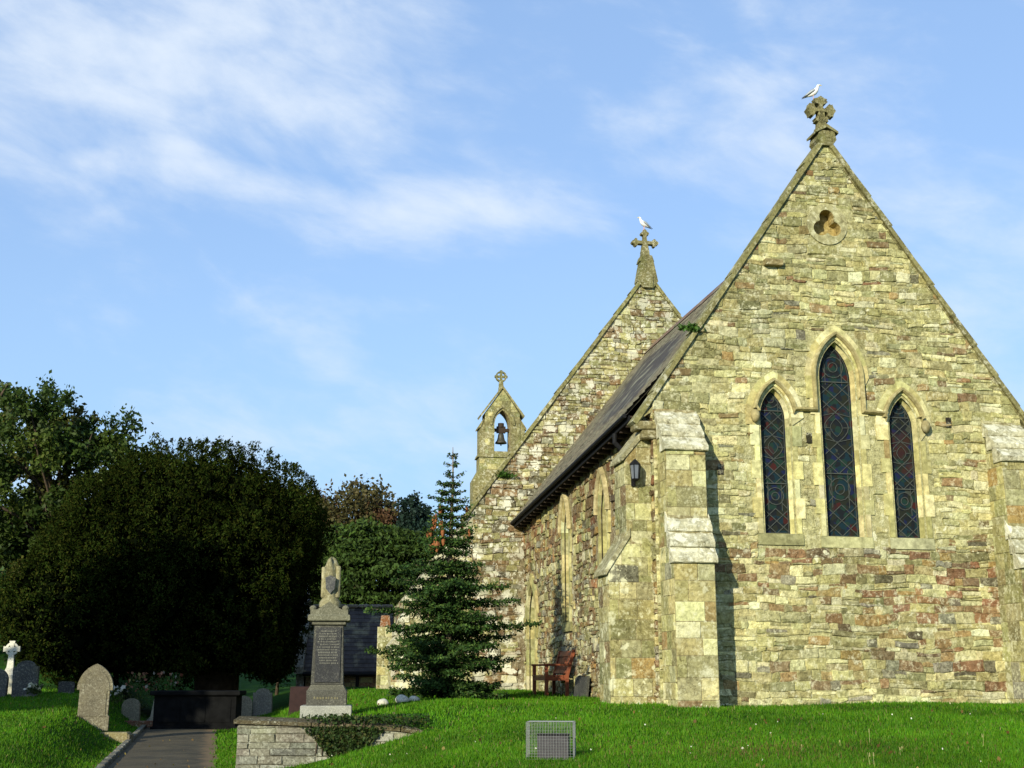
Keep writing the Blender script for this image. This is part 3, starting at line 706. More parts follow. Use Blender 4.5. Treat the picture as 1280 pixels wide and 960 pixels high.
# ---- gable copings
def coping(apex, foot, y0, y1, nseg, seed, kneel=True):
    """raked coping slabs with little steps, in local church coords, both sides of the gable"""
    r = random.Random(seed); mb = MB(); (ax, az_), (fx, fz) = apex, foot
    for sg in (-1, 1):
        dx, dz = sg * (ax - fx), -(az_ - fz); l = math.hypot(dx, dz); ux, uz = dx / l, dz / l; nx_, nz_ = -uz * sg, ux * sg
        if nz_ < 0: nx_, nz_ = -nx_, -nz_
        t = 0.0
        for i in range(nseg):
            l0, l1 = l * i / nseg, l * (i + 1) / nseg + 0.05
            th0, th1 = 0.045 + r.uniform(-0.004, 0.004), 0.066 + r.uniform(-0.012, 0.015)
            g = r.uniform(0.8, 1.15); col = (0.21 * g, 0.19 * g, 0.08 * g)
            pr = [(ax + ux * l0 + nx_ * -0.03, az_ + uz * l0 + nz_ * -0.03), (ax + ux * l1 - nx_ * 0.03, az_ + uz * l1 - nz_ * 0.03), (ax + ux * l1 + nx_ * th1, az_ + uz * l1 + nz_ * th1), (ax + ux * l0 + nx_ * th0, az_ + uz * l0 + nz_ * th0)]
            mb.prism(pr, lambda s, t, d: (s, d, t), y0 - r.uniform(0, 0.008), y1, col)
            # roll under the slab front
            e = r.uniform(0, 0.004)
            pr2 = [(ax + ux * l0 - nx_ * 0.06, az_ + uz * l0 - nz_ * 0.06), (ax + ux * (l1 - 0.05) - nx_ * 0.06, az_ + uz * (l1 - 0.05) - nz_ * 0.06), (ax + ux * (l1 - 0.05) - nx_ * 0.033, az_ + uz * (l1 - 0.05) - nz_ * 0.033), (ax + ux * l0 - nx_ * 0.033, az_ + uz * l0 - nz_ * 0.033)]
            mb.prism(pr2, lambda s, t, d: (s, d, t), y0 + 0.055 - e, y1 - 0.05, col)
    return mb
cm = coping((AX, GA + 0.02), (-0.30, GE - 0.42), -0.07, 0.30, 10, 5)
for sg, fx in ((-1, -0.30), (1, 2 * AX + 0.30)):                            # kneelers
    for k in range(2):
        x0, x1 = (fx - 0.02 + 0.11 * k, 0.12) if sg < 0 else (2 * AX - 0.12, fx + 0.02 - 0.11 * k)
        cm.box(x0, x1, -0.06 + 0.012 * k, 0.28, GE - 0.56 - 0.16 * k, GE - 0.41 - 0.16 * k, (0.2, 0.17, 0.08), ch=0.02)
cope = cm.build('coping', M_COPE, church)

# ---- finial crosses
def rot_z(p, a): return (p[0] * math.cos(a) - p[1] * math.sin(a), p[0] * math.sin(a) + p[1] * math.cos(a))
def cross_trefoil(mb, cx, cz, R, fm, d0, d1, col, ring=False, stem=0.07):
    """four arms with three-cusped ends; with ring = a wheel cross whose arms nearly touch"""
    arm = []
    if ring:
        half = [(0.14, 0.10), (0.105, 0.24), (0.11, 0.34), (0.20, 0.45), (0.36, 0.47), (0.48, 0.60), (0.39, 0.67), (0.44, 0.79), (0.30, 0.82), (0.22, 0.85), (0.13, 0.92), (0.0, 1.0)]
    else:
        half = [(0.13, 0.14), (0.11, 0.42), (0.13, 0.56), (0.27, 0.60), (0.30, 0.72), (0.20, 0.80), (0.14, 0.84), (0.10, 0.94), (0.0, 1.0)]
    arm = [(x, z) for x, z in half] + [(-x, z) for x, z in half[-2::-1]]
    for k in range(4):
        pts = [rot_z((x * R, z * R), k * math.pi / 2) for x, z in arm]
        mb.prism([(cx + x, cz + z) for x, z in pts], fm, d0, d1, col)
    e = (d1 - d0) * 0.06
    s = 0.14 * R
    mb.prism([(cx - s, cz - s), (cx + s, cz - s), (cx + s, cz + s), (cx - s, cz + s)], fm, d0 - e, d1 + e, col)
GC = (0.19, 0.17, 0.075)
fc = MB(); yc = 0.16; fmx = lambda s, t, d: (s, yc - d, t)
AXC = AX + 0.03
fc.prism([(AXC - 0.10, GA - 0.14), (AXC + 0.10, GA - 0.14), (AXC + 0.19, GA - 0.02), (AXC + 0.15, GA + 0.16), (AXC - 0.15, GA + 0.16), (AXC - 0.19, GA - 0.02)], fmx, -0.16, 0.235, GC)
fc.prism([(AXC - 0.225, GA + 0.10), (AXC, GA + 0.22), (AXC + 0.225, GA + 0.10), (AXC + 0.225, GA + 0.145), (AXC, GA + 0.29), (AXC - 0.225, GA + 0.145)], fmx, -0.18, 0.26, GC)
fc.prism([(AXC - 0.13, GA + 0.14), (AXC + 0.13, GA + 0.14), (AXC + 0.09, GA + 0.32), (AXC - 0.09, GA + 0.32)], fmx, -0.12, 0.13, GC)
fc.prism([(AXC - 0.085, GA + 0.30), (AXC + 0.085, GA + 0.30), (AXC + 0.055, GA + 0.62), (AXC - 0.055, GA + 0.62)], fmx, -0.075, 0.075, GC)
cross_trefoil(fc, AXC, GA + 0.66, 0.295, fmx, -0.075, 0.075, GC, ring=True)
fo = fc.build('finial_cross', M_MOSS, church)

# ---- roofs
def roof(x_e, z_e, x_r, z_r, y0, y1, rows, name, seed, drop=0.0):
    r = random.Random(seed); mb = MB(); ze_ = lambda y: z_e - drop * (y - y0) / (y1 - y0)
    for sg in (-1, 1):
        for i in range(rows):
            f0, f1 = i / rows, (i + 1.25) / rows
            if f1 > 1: f1 = 1.0
            P_ = lambda f, h, y: (x_r + sg * (x_r - x_e) * (1 - f), y, ze_(y) + (z_r - ze_(y)) * f + h)
            y = y0
            while y < y1:
                w = r.uniform(0.24, 0.36); yy = min(y + w - 0.006, y1); g = r.uniform(0.75, 1.25); dz = r.uniform(-0.004, 0.006)
                mb.add([P_(f0, 0.042 + dz, y), P_(f0, 0.042 + dz, yy), P_(f1, 0.006, yy), P_(f1, 0.006, y), P_(f0, 0.013 + dz, y), P_(f0, 0.013 + dz, yy)], [(0, 1, 2, 3), (0, 4, 5, 1)], (0.180 * g, 0.155 * g, 0.105 * g)); y += w
        th = 0.05
        mb.add([P_(0, -th, y0), P_(0, -th, y1), P_(1, -th, y1), P_(1, -th, y0)], [(0, 1, 2, 3)], (0.05, 0.04, 0.03))
    ridge = MB(); y = y0
    while y < y1:
        l = min(0.45, y1 - y); ridge.add([(x_r - 0.16, y, z_r - 0.14), (x_r, y, z_r + 0.08), (x_r + 0.16, y, z_r - 0.14), (x_r - 0.16, y + l - 0.01, z_r - 0.14), (x_r, y + l - 0.01, z_r + 0.08), (x_r + 0.16, y + l - 0.01, z_r - 0.14)], [(0, 1, 4, 3), (1, 2, 5, 4), (0, 2, 1), (3, 4, 5)], (0.16, 0.10, 0.07)); y += 0.45
    o = mb.build(name, M_SLATE, church, fix=False)
    ridge.build('ridge_tiles', M_SLATE, o)
    return o
RS = (GA - 0.10 - 6.06) / (AX + 0.30)
DROP = 0.62; EV = lambda y: 6.16 - DROP * (y - 0.42) / (LEN - 0.32)
cr = roof(-0.34, EV(0.42), AX, 10.42, 0.42, LEN + 0.1, 34, 'roof', 15, DROP)
gt = MB()
gt.tube([(-0.36, y, EV(y) - 0.05) for y in np.linspace(0.5, LEN - 0.05, 12)], 0.042, 8)
gt.prism([(0.46, EV(0.46) - 0.16), (LEN - 0.05, EV(LEN) - 0.16), (LEN - 0.05, EV(LEN) - 0.05), (0.46, EV(0.46) - 0.05)], FS, 0.27, 0.30)
gt.build('gutter', M_BLACK, church)
fr = MB()
for y in np.arange(0.7, LEN, 0.42): fr.box(-0.268, 0.02, y, y + 0.07, EV(y) - 0.2, EV(y) - 0.1)
fr.prism([(0.46, EV(0.46) - 0.09), (LEN - 0.05, EV(LEN) - 0.09), (LEN - 0.05, EV(LEN) - 0.06), (0.46, EV(0.46) - 0.06)], FS, -0.02, 0.268)
fr.build('rafter_feet', M_DARKWOOD, church)
dp = MB(); dp.tube([(-0.40, 1.05, 5.88), (-0.40, 1.05, 5.72), (-0.14, 1.05, 5.45), (-0.10, 1.05, 5.30), (-0.10, 1.05, 1.0)], 0.045, 8)
for z in (1.9, 3.4, 4.9): dp.tube([(-0.10, 1.05, z), (-0.10, 1.05, z + 0.08)], 0.06, 8)
dp.build('downpipe', M_BLACK, church)

# ---- nave: taller block behind, its east wall showing above and beside the chancel
NY, NA, NF, NFX = LEN, 12.62, 5.72, -1.50
NW0, NW1 = NFX + 0.12, 2 * AX - NFX - 0.12
nsl = (NA - NF) / (AX - NFX)
NP = [(NW0, 0.6), (NW1, 0.6), (NW1, NF + 0.16), (AX, NA), (NW0, NF + 0.16)]
def pal_n(s, t):
    hi = max(0, min(1, (t - 6) / 4))
    return dict(BROWN=0.40 - 0.22 * hi, OLIVE=0.32 + 0.2 * hi, BUFF=0.14 + 0.1 * hi, RED=0.010, GREY=0.12, DARK=0.08 * (1 - hi), CREAM=0.05)
FNV = lambda s, t, d: (s, NY - d, t)
mb = MB(); holed(mb, FNV, NP, [], 0.0, (0.2, 0.16, 0.09))
stones(mb, FNV, NP, (0.08, 0.22), (0.15, 0.46), pal_n, (0.006, 0.05), 0.016, lambda x, z: (-0.05 < x < W - 0.3 and z < 5.0), 0.022, 0.025, 17, 0.2, 0.016)
mb.box(3.05, 3.55, NY - 0.05, NY, 8.6, 9.0, (0.55, 0.52, 0.42))
mb.build('gable_wall', M_NAVE, church)
coping((AX, NA + 0.02), (NFX - 0.12, NF - 0.14), NY - 0.08, NY + 0.28, 12, 6).build('coping', M_COPE, church)
mb = MB(); FNS = lambda s, t, d: (NW0 - d, s, t)
NS = [(NY, 0.6), (NY + 23, 0.6), (NY + 23, NF - 1.2), (NY, NF - 1.2)]
holed(mb, FNS, NS, [], 0, (0.2, 0.16, 0.09)); stones(mb, FNS, NS, (0.14, 0.3), (0.3, 0.7), pal_n, (0.008, 0.04), 0.02, None, 0.016, 0.02, 18); mb.build('side_wall', M_NAVE, church)
mb = MB(); mb.box(NW1 - 0.02, NW1, NY + 0.02, NY + 23, 0.6, NF - 1.3, (0.2, 0.16, 0.09)); mb.box(NW0, NW1, NY + 22.9, NY + 23, 0.6, NF - 1.3, (0.2, 0.16, 0.09))
mb.prism([(NW0, NF - 1.3), (NW1, NF - 1.3), (AX, NA - 1.7)], lambda s, t, d: (s, NY + 22.9 + d, t), 0, 0.1, (0.2, 0.16, 0.09)); mb.build('side_wall', M_NAVE, church)
roof(NFX + 0.12, NF - 1.35, AX, NA - 1.65, NY + 0.40, NY + 22.6, 30, 'roof', 16)
# stepped buttress on the nave's south-east corner
buttress(lambda a, o, z: (NW0 - o, NY + 0.05 + a, z), 0.8, [(2.3, 3.3, 2.05), (3.5, 4.4, 1.68), (4.5, 5.65, 0.98)], GB, 80, M_NAVE, nslab=3, pal=lambda s, t: dict(BUFF=0.4, CREAM=0.3, OLIVE=0.2, BROWN=0.15))
nf = MB(); ynf = NY + 0.15; fmn = lambda s, t, d: (s, ynf - d, t)
nf.prism([(AX - 0.16, NA - 0.40), (AX + 0.16, NA - 0.40), (AX + 0.30, NA - 0.22), (AX + 0.17, NA + 0.42), (AX - 0.17, NA + 0.42), (AX - 0.30, NA - 0.22)], fmn, -0.12, 0.24, GC)
nf.prism([(AX - 0.14, NA - 0.42), (AX + 0.14, NA - 0.42), (AX + 0.13, NA - 0.08), (AX, NA + 0.06), (AX - 0.13, NA - 0.08)], fmn, -0.1, 0.28, GC)
nf.prism([(AX - 0.21, NA + 0.38), (AX + 0.21, NA + 0.38), (AX + 0.15, NA + 0.56), (AX - 0.15, NA + 0.56)], fmn, -0.18, 0.2, GC)
nf.prism([(AX - 0.13, NA + 0.54), (AX + 0.13, NA + 0.54), (AX + 0.075, NA + 0.92), (AX - 0.075, NA + 0.92)], fmn, -0.09, 0.09, GC)
cross_trefoil(nf, AX, NA + 0.98, 0.40, fmn, -0.08, 0.08, GC)
nf.build('finial_cross', M_MOSS, church)

# ---- bellcote on the west gable
BY, BX = NY + 22.4, 3.30
fb = lambda s, t, d: (BX + s, BY - d, t)
bc = MB()
op = (0.0, 0.37, 11.45, 12.65, 13.35)
body = [(-0.80, 11.30), (0.80, 11.30), (0.80, 13.20), (0.0, 14.35), (-0.80, 13.20)]
hole = arch(*op, e=0.0)
CB = (0.22, 0.195, 0.085)
for d in (0.40, -0.40): holed(bc, fb, body, [hole[::-1]], d, CB)
bc.add([fb(x, z, d) for d in (0.40, -0.40) for x, z in body], [(i, (i + 1) % 5, 5 + (i + 1) % 5, 5 + i) for i in range(5)], CB)
stones(bc, lambda s_, t_, d_: fb(s_, t_, 0.40 + d_), body, (0.2, 0.3), (0.22, 0.45), lambda s_, t_: dict(OLIVE=0.6, BUFF=0.4), (0.003, 0.012), 0.012, lambda x, z: in_arch(x, z, *op, 0.12), 0.004, 0, 120, 0, 0.008)
hn = len(hole); bc.add([fb(x, z, d) for d in (0.40, -0.40) for x, z in hole], [(i, (i + 1) % hn, hn + (i + 1) % hn, hn + i) for i in range(hn)], (0.25, 0.2, 0.1))
sweep(bc, [q for q in arch(*op, 0.10, 9) if q[1] > 12.3], fb, [(0.0, 0.40), (0.0, 0.46), (0.10, 0.46), (0.12, 0.40)], CB)
for sg in (-1, 1):
    fm2 = lambda s, t, d: fb(sg * s, t, d)
    bc.prism([(0.801, 11.3), (1.04, 11.3), (1.04, 12.55), (0.801, 12.95)], fm2, -0.36, 0.36, CB)
    bc.prism([(0.0, 14.36), (0.98, 13.02), (1.02, 13.10), (0.0, 14.50)], fm2, -0.48, 0.48, (0.24, 0.21, 0.09))
    bc.prism([(1.0, 12.52), (1.11, 12.46), (1.11, 12.53), (0.82, 12.98)], fm2, -0.40, 0.40, (0.24, 0.21, 0.09))
bc.prism([(-1.14, 11.16), (1.14, 11.16), (1.08, 11.32), (-1.08, 11.32)], fb, -0.5, 0.5, CB)
bc.prism([(-1.06, 10.2), (1.06, 10.2), (1.06, 11.16), (-1.06, 11.16)], fb, -0.42, 0.42, CB)
stones(bc, lambda s_, t_, d_: fb(s_, t_, 0.42 + d_), [(-1.06, 10.61), (1.06, 10.61), (1.06, 11.16), (-1.06, 11.16)], (0.2, 0.3), (0.3, 0.5), lambda s_, t_: dict(OLIVE=0.6, BUFF=0.4), (0.003, 0.012), 0.012, None, 0.004, 0, 121, 0, 0.008)
bc.prism([(-1.34, 7.0), (1.34, 7.0), (1.34, 10.1), (1.06, 10.6), (-1.06, 10.6), (-1.34, 10.1)], fb, -0.45, 0.45, CB)
bc.prism([(-0.13, 14.2), (0.13, 14.2), (0.075, 14.85), (-0.075, 14.85)], fb, -0.10, 0.10, GC)
bco = bc.build('bellcote', M_COPE, church)
bx = MB(); cz = 15.0
for k in range(20):
    a0, a1 = 2 * math.pi * k / 20, 2 * math.pi * (k + 1) / 20
    bx.prism([(0.19 * math.cos(a0), cz + 0.19 * math.sin(a0)), (0.26 * math.cos(a0), cz + 0.26 * math.sin(a0)), (0.26 * math.cos(a1), cz + 0.26 * math.sin(a1)), (0.19 * math.cos(a1), cz + 0.19 * math.sin(a1))], fb, -0.07, 0.07, GC)
bx.prism([(-0.05, cz - 0.3), (0.05, cz - 0.3), (0.05, cz + 0.3), (-0.05, cz + 0.3)], fb, -0.06, 0.06, GC)
bx.prism([(-0.3, cz - 0.05), (0.3, cz - 0.05), (0.3, cz + 0.05), (-0.3, cz + 0.05)], fb, -0.055, 0.055, GC)
bx.build('wheel_cross', M_MOSS, bco)
bl = MB(); bl.lathe([(0.02, 0.42), (0.09, 0.40), (0.13, 0.34), (0.15, 0.2), (0.19, 0.06), (0.27, -0.04), (0.27, -0.07), (0.22, -0.07)], (BX, BY, 11.95), 16)
bl.tube([(BX, BY, 12.0), (BX, BY, 11.78)], [0.02, 0.035], 6)
beo = bl.build('bell', M_BRONZE, bco, True)
hs = MB(); hs.box(BX - 0.36, BX + 0.36, BY - 0.07, BY + 0.07, 12.42, 12.56); hs.box(BX - 0.20, BX + 0.20, BY - 0.08, BY + 0.08, 12.36, 12.66); hs.lathe([(0.14, -0.09), (0.14, 0.09)], (BX, BY, 12.72), 10)
hs.build('headstock', M_DARKWOOD, beo)

# ------------------------------------------------------------------ plants helpers
def leaf_quads(C, size, nrm_bias=None, aspect=0.55):
    n = len(C)
    a = nr.normal(size=(n, 3)); a /= np.linalg.norm(a, axis=1, keepdims=True)
    if nrm_bias is not None: a = a + nrm_bias; a /= np.linalg.norm(a, axis=1, keepdims=True)
    b = nr.normal(size=(n, 3)); b -= (b * a).sum(1, keepdims=True) * a; b /= np.linalg.norm(b, axis=1, keepdims=True)
    s = size[:, None]
    return np.stack([C - a * s, C + b * s * aspect, C + a * s, C - b * s * aspect], 1).reshape(-1, 3)
def tint(base, n, var=0.25, alt=None, pa=0.0):
    c = np.array(base)[None, :] * (1 + nr.uniform(-var, var, (n, 1))) * (1 + nr.uniform(-0.08, 0.08, (n, 3)))
    if alt is not None:
        m = nr.random(n) < pa; c[m] = np.array(alt) * (1 + nr.uniform(-var, var, (m.sum(), 1)))
    return np.clip(c, 0.002, 0.9)
def ell_points(n, c, r, shell=0.55):
    d = nr.normal(size=(n, 3)); d /= np.linalg.norm(d, axis=1, keepdims=True)
    k = shell + (1 - shell) * nr.random((n, 1)) ** 0.6
    return np.array(c) + d * k * np.array(r), d
def broad_tree(name, base, height, lumps, nleaf, lsize, cols, label, cat='tree', group=None, trunk_r=0.25, mat=M_LEAF, aspect=0.6, up=0.0, limbs=True, barkm=None, shell=0.45, spread=0.35, dropz=None):
    t = empty(name, base, 0, label, cat, group)
    vols = np.array([l[1][0] * l[1][1] * l[1][2] for l in lumps]) ** 0.66; vols /= vols.sum()
    Cs, Ks = [], []
    for (c, r), v in zip(lumps, vols):
        n = int(nleaf * v); tone = rng.uniform(0.75, 1.25); ci = rng.choice(cols)
        # sub-clusters inside each lump keep the outline ragged
        k = max(4, n // 90); P_, D_ = ell_points(k, c, r, shell)
        idx = nr.integers(0, k, n); q = P_[idx] + nr.normal(size=(n, 3)) * spread * (min(r) * 0.55)
        Cs.append(q); Ks.append(tint(tuple(x * tone for x in ci), n, 0.3))
    C = np.concatenate(Cs); K = np.concatenate(Ks)
    if dropz is not None: m = C[:, 2] > dropz; C, K = C[m], K[m]
    S = lsize * nr.uniform(0.6, 1.35, len(C))
    bias = np.zeros((len(C), 3)); bias[:, 2] = up
    np_mesh('crown', leaf_quads(C, S, bias if up else None, aspect), 4, K, mat, t)
    tr = MB(); top = max(l[0][2] for l in lumps)
    tr.tube([(0, 0, -0.3), (0.05, 0.02, height * 0.15), (0.0, 0.05, height * 0.4), (0.08, 0, top * 0.8)], [trunk_r * 1.35, trunk_r, trunk_r * 0.75, trunk_r * 0.25], 9)
    if limbs:
        for c, r in lumps:
            z0 = min(height * rng.uniform(0.25, 0.5), c[2] * 0.8); m = (c[0] * 0.45, c[1] * 0.45, lerp(z0, c[2], 0.6))
            tr.tube([(0, 0, z0), m, tuple(c), (c[0] * 1.15, c[1] * 1.15, c[2] + r[2] * 0.6)], [trunk_r * 0.5, trunk_r * 0.32, trunk_r * 0.2, trunk_r * 0.06], 6)
    tr.build('trunk', barkm or M_BARK, t, True)
    return t

# ------------------------------------------------------------------ trees
# the great yew beside the path
yb = (-9.0, 38.0, Hs(-9.0, 38.0))
yew = empty('yew_tree', yb, 0, 'huge dark dome-shaped yew overhanging the end of the path', 'tree')
YL = [((-0.6, -0.3, 4.3), (4.7, 4.4, 4.0)), ((1.3, 0, 4.1), (2.4, 3.4, 3.1)), ((-3.2, 0, 3.5), (2.6, 3.6, 3.2)), ((-0.4, 0, 5.3), (3.0, 3, 2.5)), ((-1.5, -1, 5.0), (3.2, 3.0, 2.6)),
      ((1.9, 0.5, 3.6), (1.3, 2.4, 2.7)), ((1.7, 0, 5.0), (1.4, 2, 1.8)), ((-4.0, 0.3, 2.7), (1.6, 2.6, 2.0)), ((0.3, -2.4, 3.6), (2.9, 2.2, 2.5)), ((-2.6, -2.4, 3.0), (3.0, 2.0, 2.3))]
Cs, Ks, Us = [], [], []
for c, r in YL:
    k = int(1150 * (r[0] * r[2]) ** 0.9 / 6); P_, D_ = ell_points(k, c, r, 0.86)
    lump = np.array([mnoise.noise(Vector(p * 0.9)) for p in P_])
    P_ = P_ + D_ * (lump[:, None] * 0.30)
    m = P_[:, 2] > 1.05 + 0.35 * np.sin(P_[:, 0] * 2.1); P_, D_, lump = P_[m], D_[m], lump[m]
    per = 30; n = len(P_) * per; idx = np.repeat(np.arange(len(P_)), per)
    al = nr.random((n, 1)); axis_ = D_ * 0.6 + np.array([0, 0, 0.75])                     # sprigs reach up and out
    q = P_[idx] + axis_[idx] * (al * 0.20 - 0.12) + nr.normal(size=(n, 3)) * (0.105 * (1.15 - al))
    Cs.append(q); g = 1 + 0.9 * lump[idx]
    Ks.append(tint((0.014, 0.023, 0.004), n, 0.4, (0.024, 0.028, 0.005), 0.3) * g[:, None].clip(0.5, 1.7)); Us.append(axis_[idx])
C = np.concatenate(Cs); K = np.concatenate(Ks); Us = np.concatenate(Us)
infl = np.interp(C[:, 2], [1, 2.5, 4, 5.5, 7, 9], [2.3, 2.5, 2.75, 3.25, 2.9, 2.0]) + 0.12 * np.sin(C[:, 2] * 5 + C[:, 1] * 3)
m = C[:, 0] < infl; C, K, Us = C[m], K[m], Us[m]
m = C[:, 0] > np.interp(C[:, 2], [1, 2.5, 5, 6.6, 8], [-5.7, -6.0, -5.3, -4.1, -2.6]) + 0.15 * np.sin(C[:, 2] * 4 + C[:, 1] * 2); C, K, Us = C[m], K[m], Us[m]
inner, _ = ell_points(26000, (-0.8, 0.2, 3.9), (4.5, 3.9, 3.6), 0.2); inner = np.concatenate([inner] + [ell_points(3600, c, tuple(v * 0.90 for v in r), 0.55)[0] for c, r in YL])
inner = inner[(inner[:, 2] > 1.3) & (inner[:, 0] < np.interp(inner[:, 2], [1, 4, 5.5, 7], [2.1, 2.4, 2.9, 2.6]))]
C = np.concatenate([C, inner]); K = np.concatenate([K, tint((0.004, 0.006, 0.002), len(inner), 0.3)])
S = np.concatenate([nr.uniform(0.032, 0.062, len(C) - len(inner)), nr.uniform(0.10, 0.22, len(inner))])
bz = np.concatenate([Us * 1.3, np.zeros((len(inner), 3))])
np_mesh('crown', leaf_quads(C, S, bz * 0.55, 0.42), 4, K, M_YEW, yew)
tr = MB(); tr.tube([(0.1, 0.0, -0.3), (0.15, 0, 0.5), (0.1, 0, 1.6), (0, 0, 3.5)], [0.85, 0.66, 0.7, 0.3], 12)
for k in range(9):
    a = k * 0.7; tr.tube([(0.1, 0, 1.2 + 0.1 * k), (1.2 * math.cos(a), 1.2 * math.sin(a), 2.2 + 0.1 * k), (2.2 * math.cos(a), 2.2 * math.sin(a), 3.0 + 0.2 * k)], [0.28, 0.16, 0.05], 7)
tr.build('trunk', M_BARK, yew, True)

# open-crowned tree far left, its right side is in the picture
def rl(n, cx, cz, rx, rz, ry, s0, s1, seed):
    r = random.Random(seed); out = []
    for i in range(n):
        a = r.uniform(0, 2 * math.pi); k = math.sqrt(r.random()); s = r.uniform(s0, s1)
        out.append(((cx + rx * k * math.cos(a), r.uniform(-ry, ry), cz + rz * k * math.sin(a)), (s * r.uniform(0.9, 1.3), s, s * r.uniform(0.7, 1.0))))
    return out
bx0 = (-20.3, 55.0, Hs(-20.3, 55))
broad_tree('broadleaf_tree', bx0, 11, rl(34, 0.1, 6.2, 3.6, 4.2, 2.5, 0.75, 1.25, 3) + rl(14, 0.4, 2.8, 4.0, 2.0, 2.2, 0.8, 1.3, 4) + [((2.9, 0, 6.6), (1.4, 1.2, 1.2)), ((3.6, 0, 7.2), (1.1, 1, 0.9)), ((2.2, 0, 7.6), (1.3, 1.2, 1.1)), ((3.3, 0, 5.2), (1.4, 1.2, 1.2)), ((0.3, 0, 9.5), (1.2, 1, 0.9)), ((2.5, 0, 8.6), (1.3, 1, 1.0)), ((-1.8, 0, 9.2), (1.2, 1, 0.9))], 46000, 0.105,
           [(0.044, 0.074, 0.010), (0.060, 0.086, 0.013), (0.034, 0.060, 0.009), (0.080, 0.080, 0.014)], 'tall loose broadleaf tree left of the dome-shaped yew, sky showing through its crown', trunk_r=0.22, spread=0.42)
for (x, y, s, lab, sd) in ((-26.0, 57, 1.0, 'broadleaf tree cut by the left edge of the photo, dark and dense', 8),):
    broad_tree('broadleaf_tree', (x, y, Hs(x, y)), 10, rl(22, 1.0, 6.5, 4.0, 4.5, 2.5, 0.9, 1.5, sd), 20000, 0.14, [(0.030, 0.05, 0.010), (0.05, 0.075, 0.015)], lab, trunk_r=0.25)
# thin hedge-bank bushes low on the left
for i, (x, y, h, lab) in enumerate(((-16.6, 44, 2.4, 'low green bush on the bank behind the white wheel-head cross'), (-19.6, 47, 3.6, 'taller bush at the left edge under the broadleaf trees'), (-15.2, 47, 3.0, 'bush between the loose broadleaf tree and the yew'), (-17.3, 51, 4.6, 'tall rounded bush up the bank behind the low green bush, left of the yew'), (-18.6, 45, 3.4, 'dark bush at the photo edge just behind the white wheel-head cross'), (-22.8, 57, 5.4, 'large bush on the slope below the edge-cut broadleaf tree'), (-9.3, 50, 3.6, 'dark bush behind the yew, filling the gap left of the slate-roofed shed'))):
    broad_tree('bush', (x, y, Hs(x, y)), h, rl(9, 0, h * 0.5, 1.2, h * 0.35, 0.9, 0.5, 0.85, 70 + i), 7000, 0.085, [(0.04, 0.085, 0.014), (0.055, 0.075, 0.016), (0.03, 0.055, 0.012)], lab, 'bush', 'bushes on the bank left of the yew', trunk_r=0.06)

def layered(name, base, lumps, n, size, cols, label, aspect=0.4, trunk_r=0.3, per=60, lift=0.25):
    """evergreen whose leafy sprays lie in flat shelves"""
    t = empty(name, base, 0, label, 'tree')
    Cs, Ks = [], []
    tot = sum(r[0] * r[2] for _, r in lumps)
    for c, r in lumps:
        k = int(n / per * r[0] * r[2] / tot); P_, D_ = ell_points(k, c, r, 0.82)
        P_[:, 2] = np.round(P_[:, 2] / 0.34) * 0.34 + nr.normal(size=k) * 0.05
        idx = np.repeat(np.arange(k), per); m = len(idx)
        q = P_[idx] + nr.normal(size=(m, 3)) * np.array([0.34, 0.34, 0.075]) + (D_ * np.array([0.3, 0.3, 0]))[idx] * nr.random((m, 1))
        q[:, 2] -= 0.12 * np.linalg.norm(q[:, :2] - P_[idx][:, :2], axis=1)
        tone = nr.uniform(0.7, 1.3, k)[idx]
        Cs.append(q); Ks.append(tint(rng.choice(cols), m, 0.3) * tone[:, None])
    C = np.concatenate(Cs); K = np.concatenate(Ks); S = size * nr.uniform(0.6, 1.4, len(C))
    np_mesh('crown', leaf_quads(C, S, None, aspect), 4, K, M_NEEDLE, t)
    tr = MB(); tr.tube([(0, 0, -0.3), (0, 0, 3), (0, 0, max(c[2] for c, _ in lumps))], [trunk_r, trunk_r * 0.7, 0.08], 8); tr.build('trunk', M_BARK, t, True)
    return t
gx0, gy0 = -5.9, 58.0
layered('cedar_tree', (gx0, gy0, Hs(gx0, gy0)), [((0, 0, 3.6), (3.6, 3, 3.4)), ((-1.0, 0, 5.0), (2.3, 2, 2.5)), ((0.8, 0, 5.4), (2.0, 2, 1.7)), ((-2.4, 0, 4.0), (1.6, 1.6, 2.2)), ((2.4, 0, 3.2), (1.7, 2, 2.6))], 60000, 0.12,
        [(0.042, 0.074, 0.011), (0.052, 0.086, 0.012), (0.033, 0.060, 0.010)], 'broad layered evergreen behind the slate-roofed shed and tall monument')
gy1 = 86.0
broad_tree('copper_tree', (-11.2, gy1, Hs(-11.2, gy1)), 12, [((0.2, 0, 10.7), (2.8, 2.5, 2.4)), ((-2.6, 0, 10.6), (2.4, 2, 2.2)), ((2.0, 0, 10.4), (1.6, 2, 1.8)), ((0, 0, 7.6), (4.0, 2.5, 2.8))], 24000, 0.15,
           [(0.085, 0.06, 0.025), (0.075, 0.065, 0.022), (0.10, 0.055, 0.025)], 'round-topped brown autumn tree on the far rise behind the layered evergreen', trunk_r=0.3, barkm=M_BARK)
broad_tree('pine_tree', (-6.7, 84.0, Hs(-6.7, 84)), 11, [((0, 0, 11.0), (1.0, 1, 1.0)), ((0.2, 0, 9.7), (1.3, 1.2, 1.2)), ((-0.2, 0, 8.2), (1.1, 1.2, 1.1))], 9000, 0.13, [(0.022, 0.045, 0.030), (0.03, 0.05, 0.03)], 'small blue-green pine on the skyline right of the brown autumn tree', trunk_r=0.15)
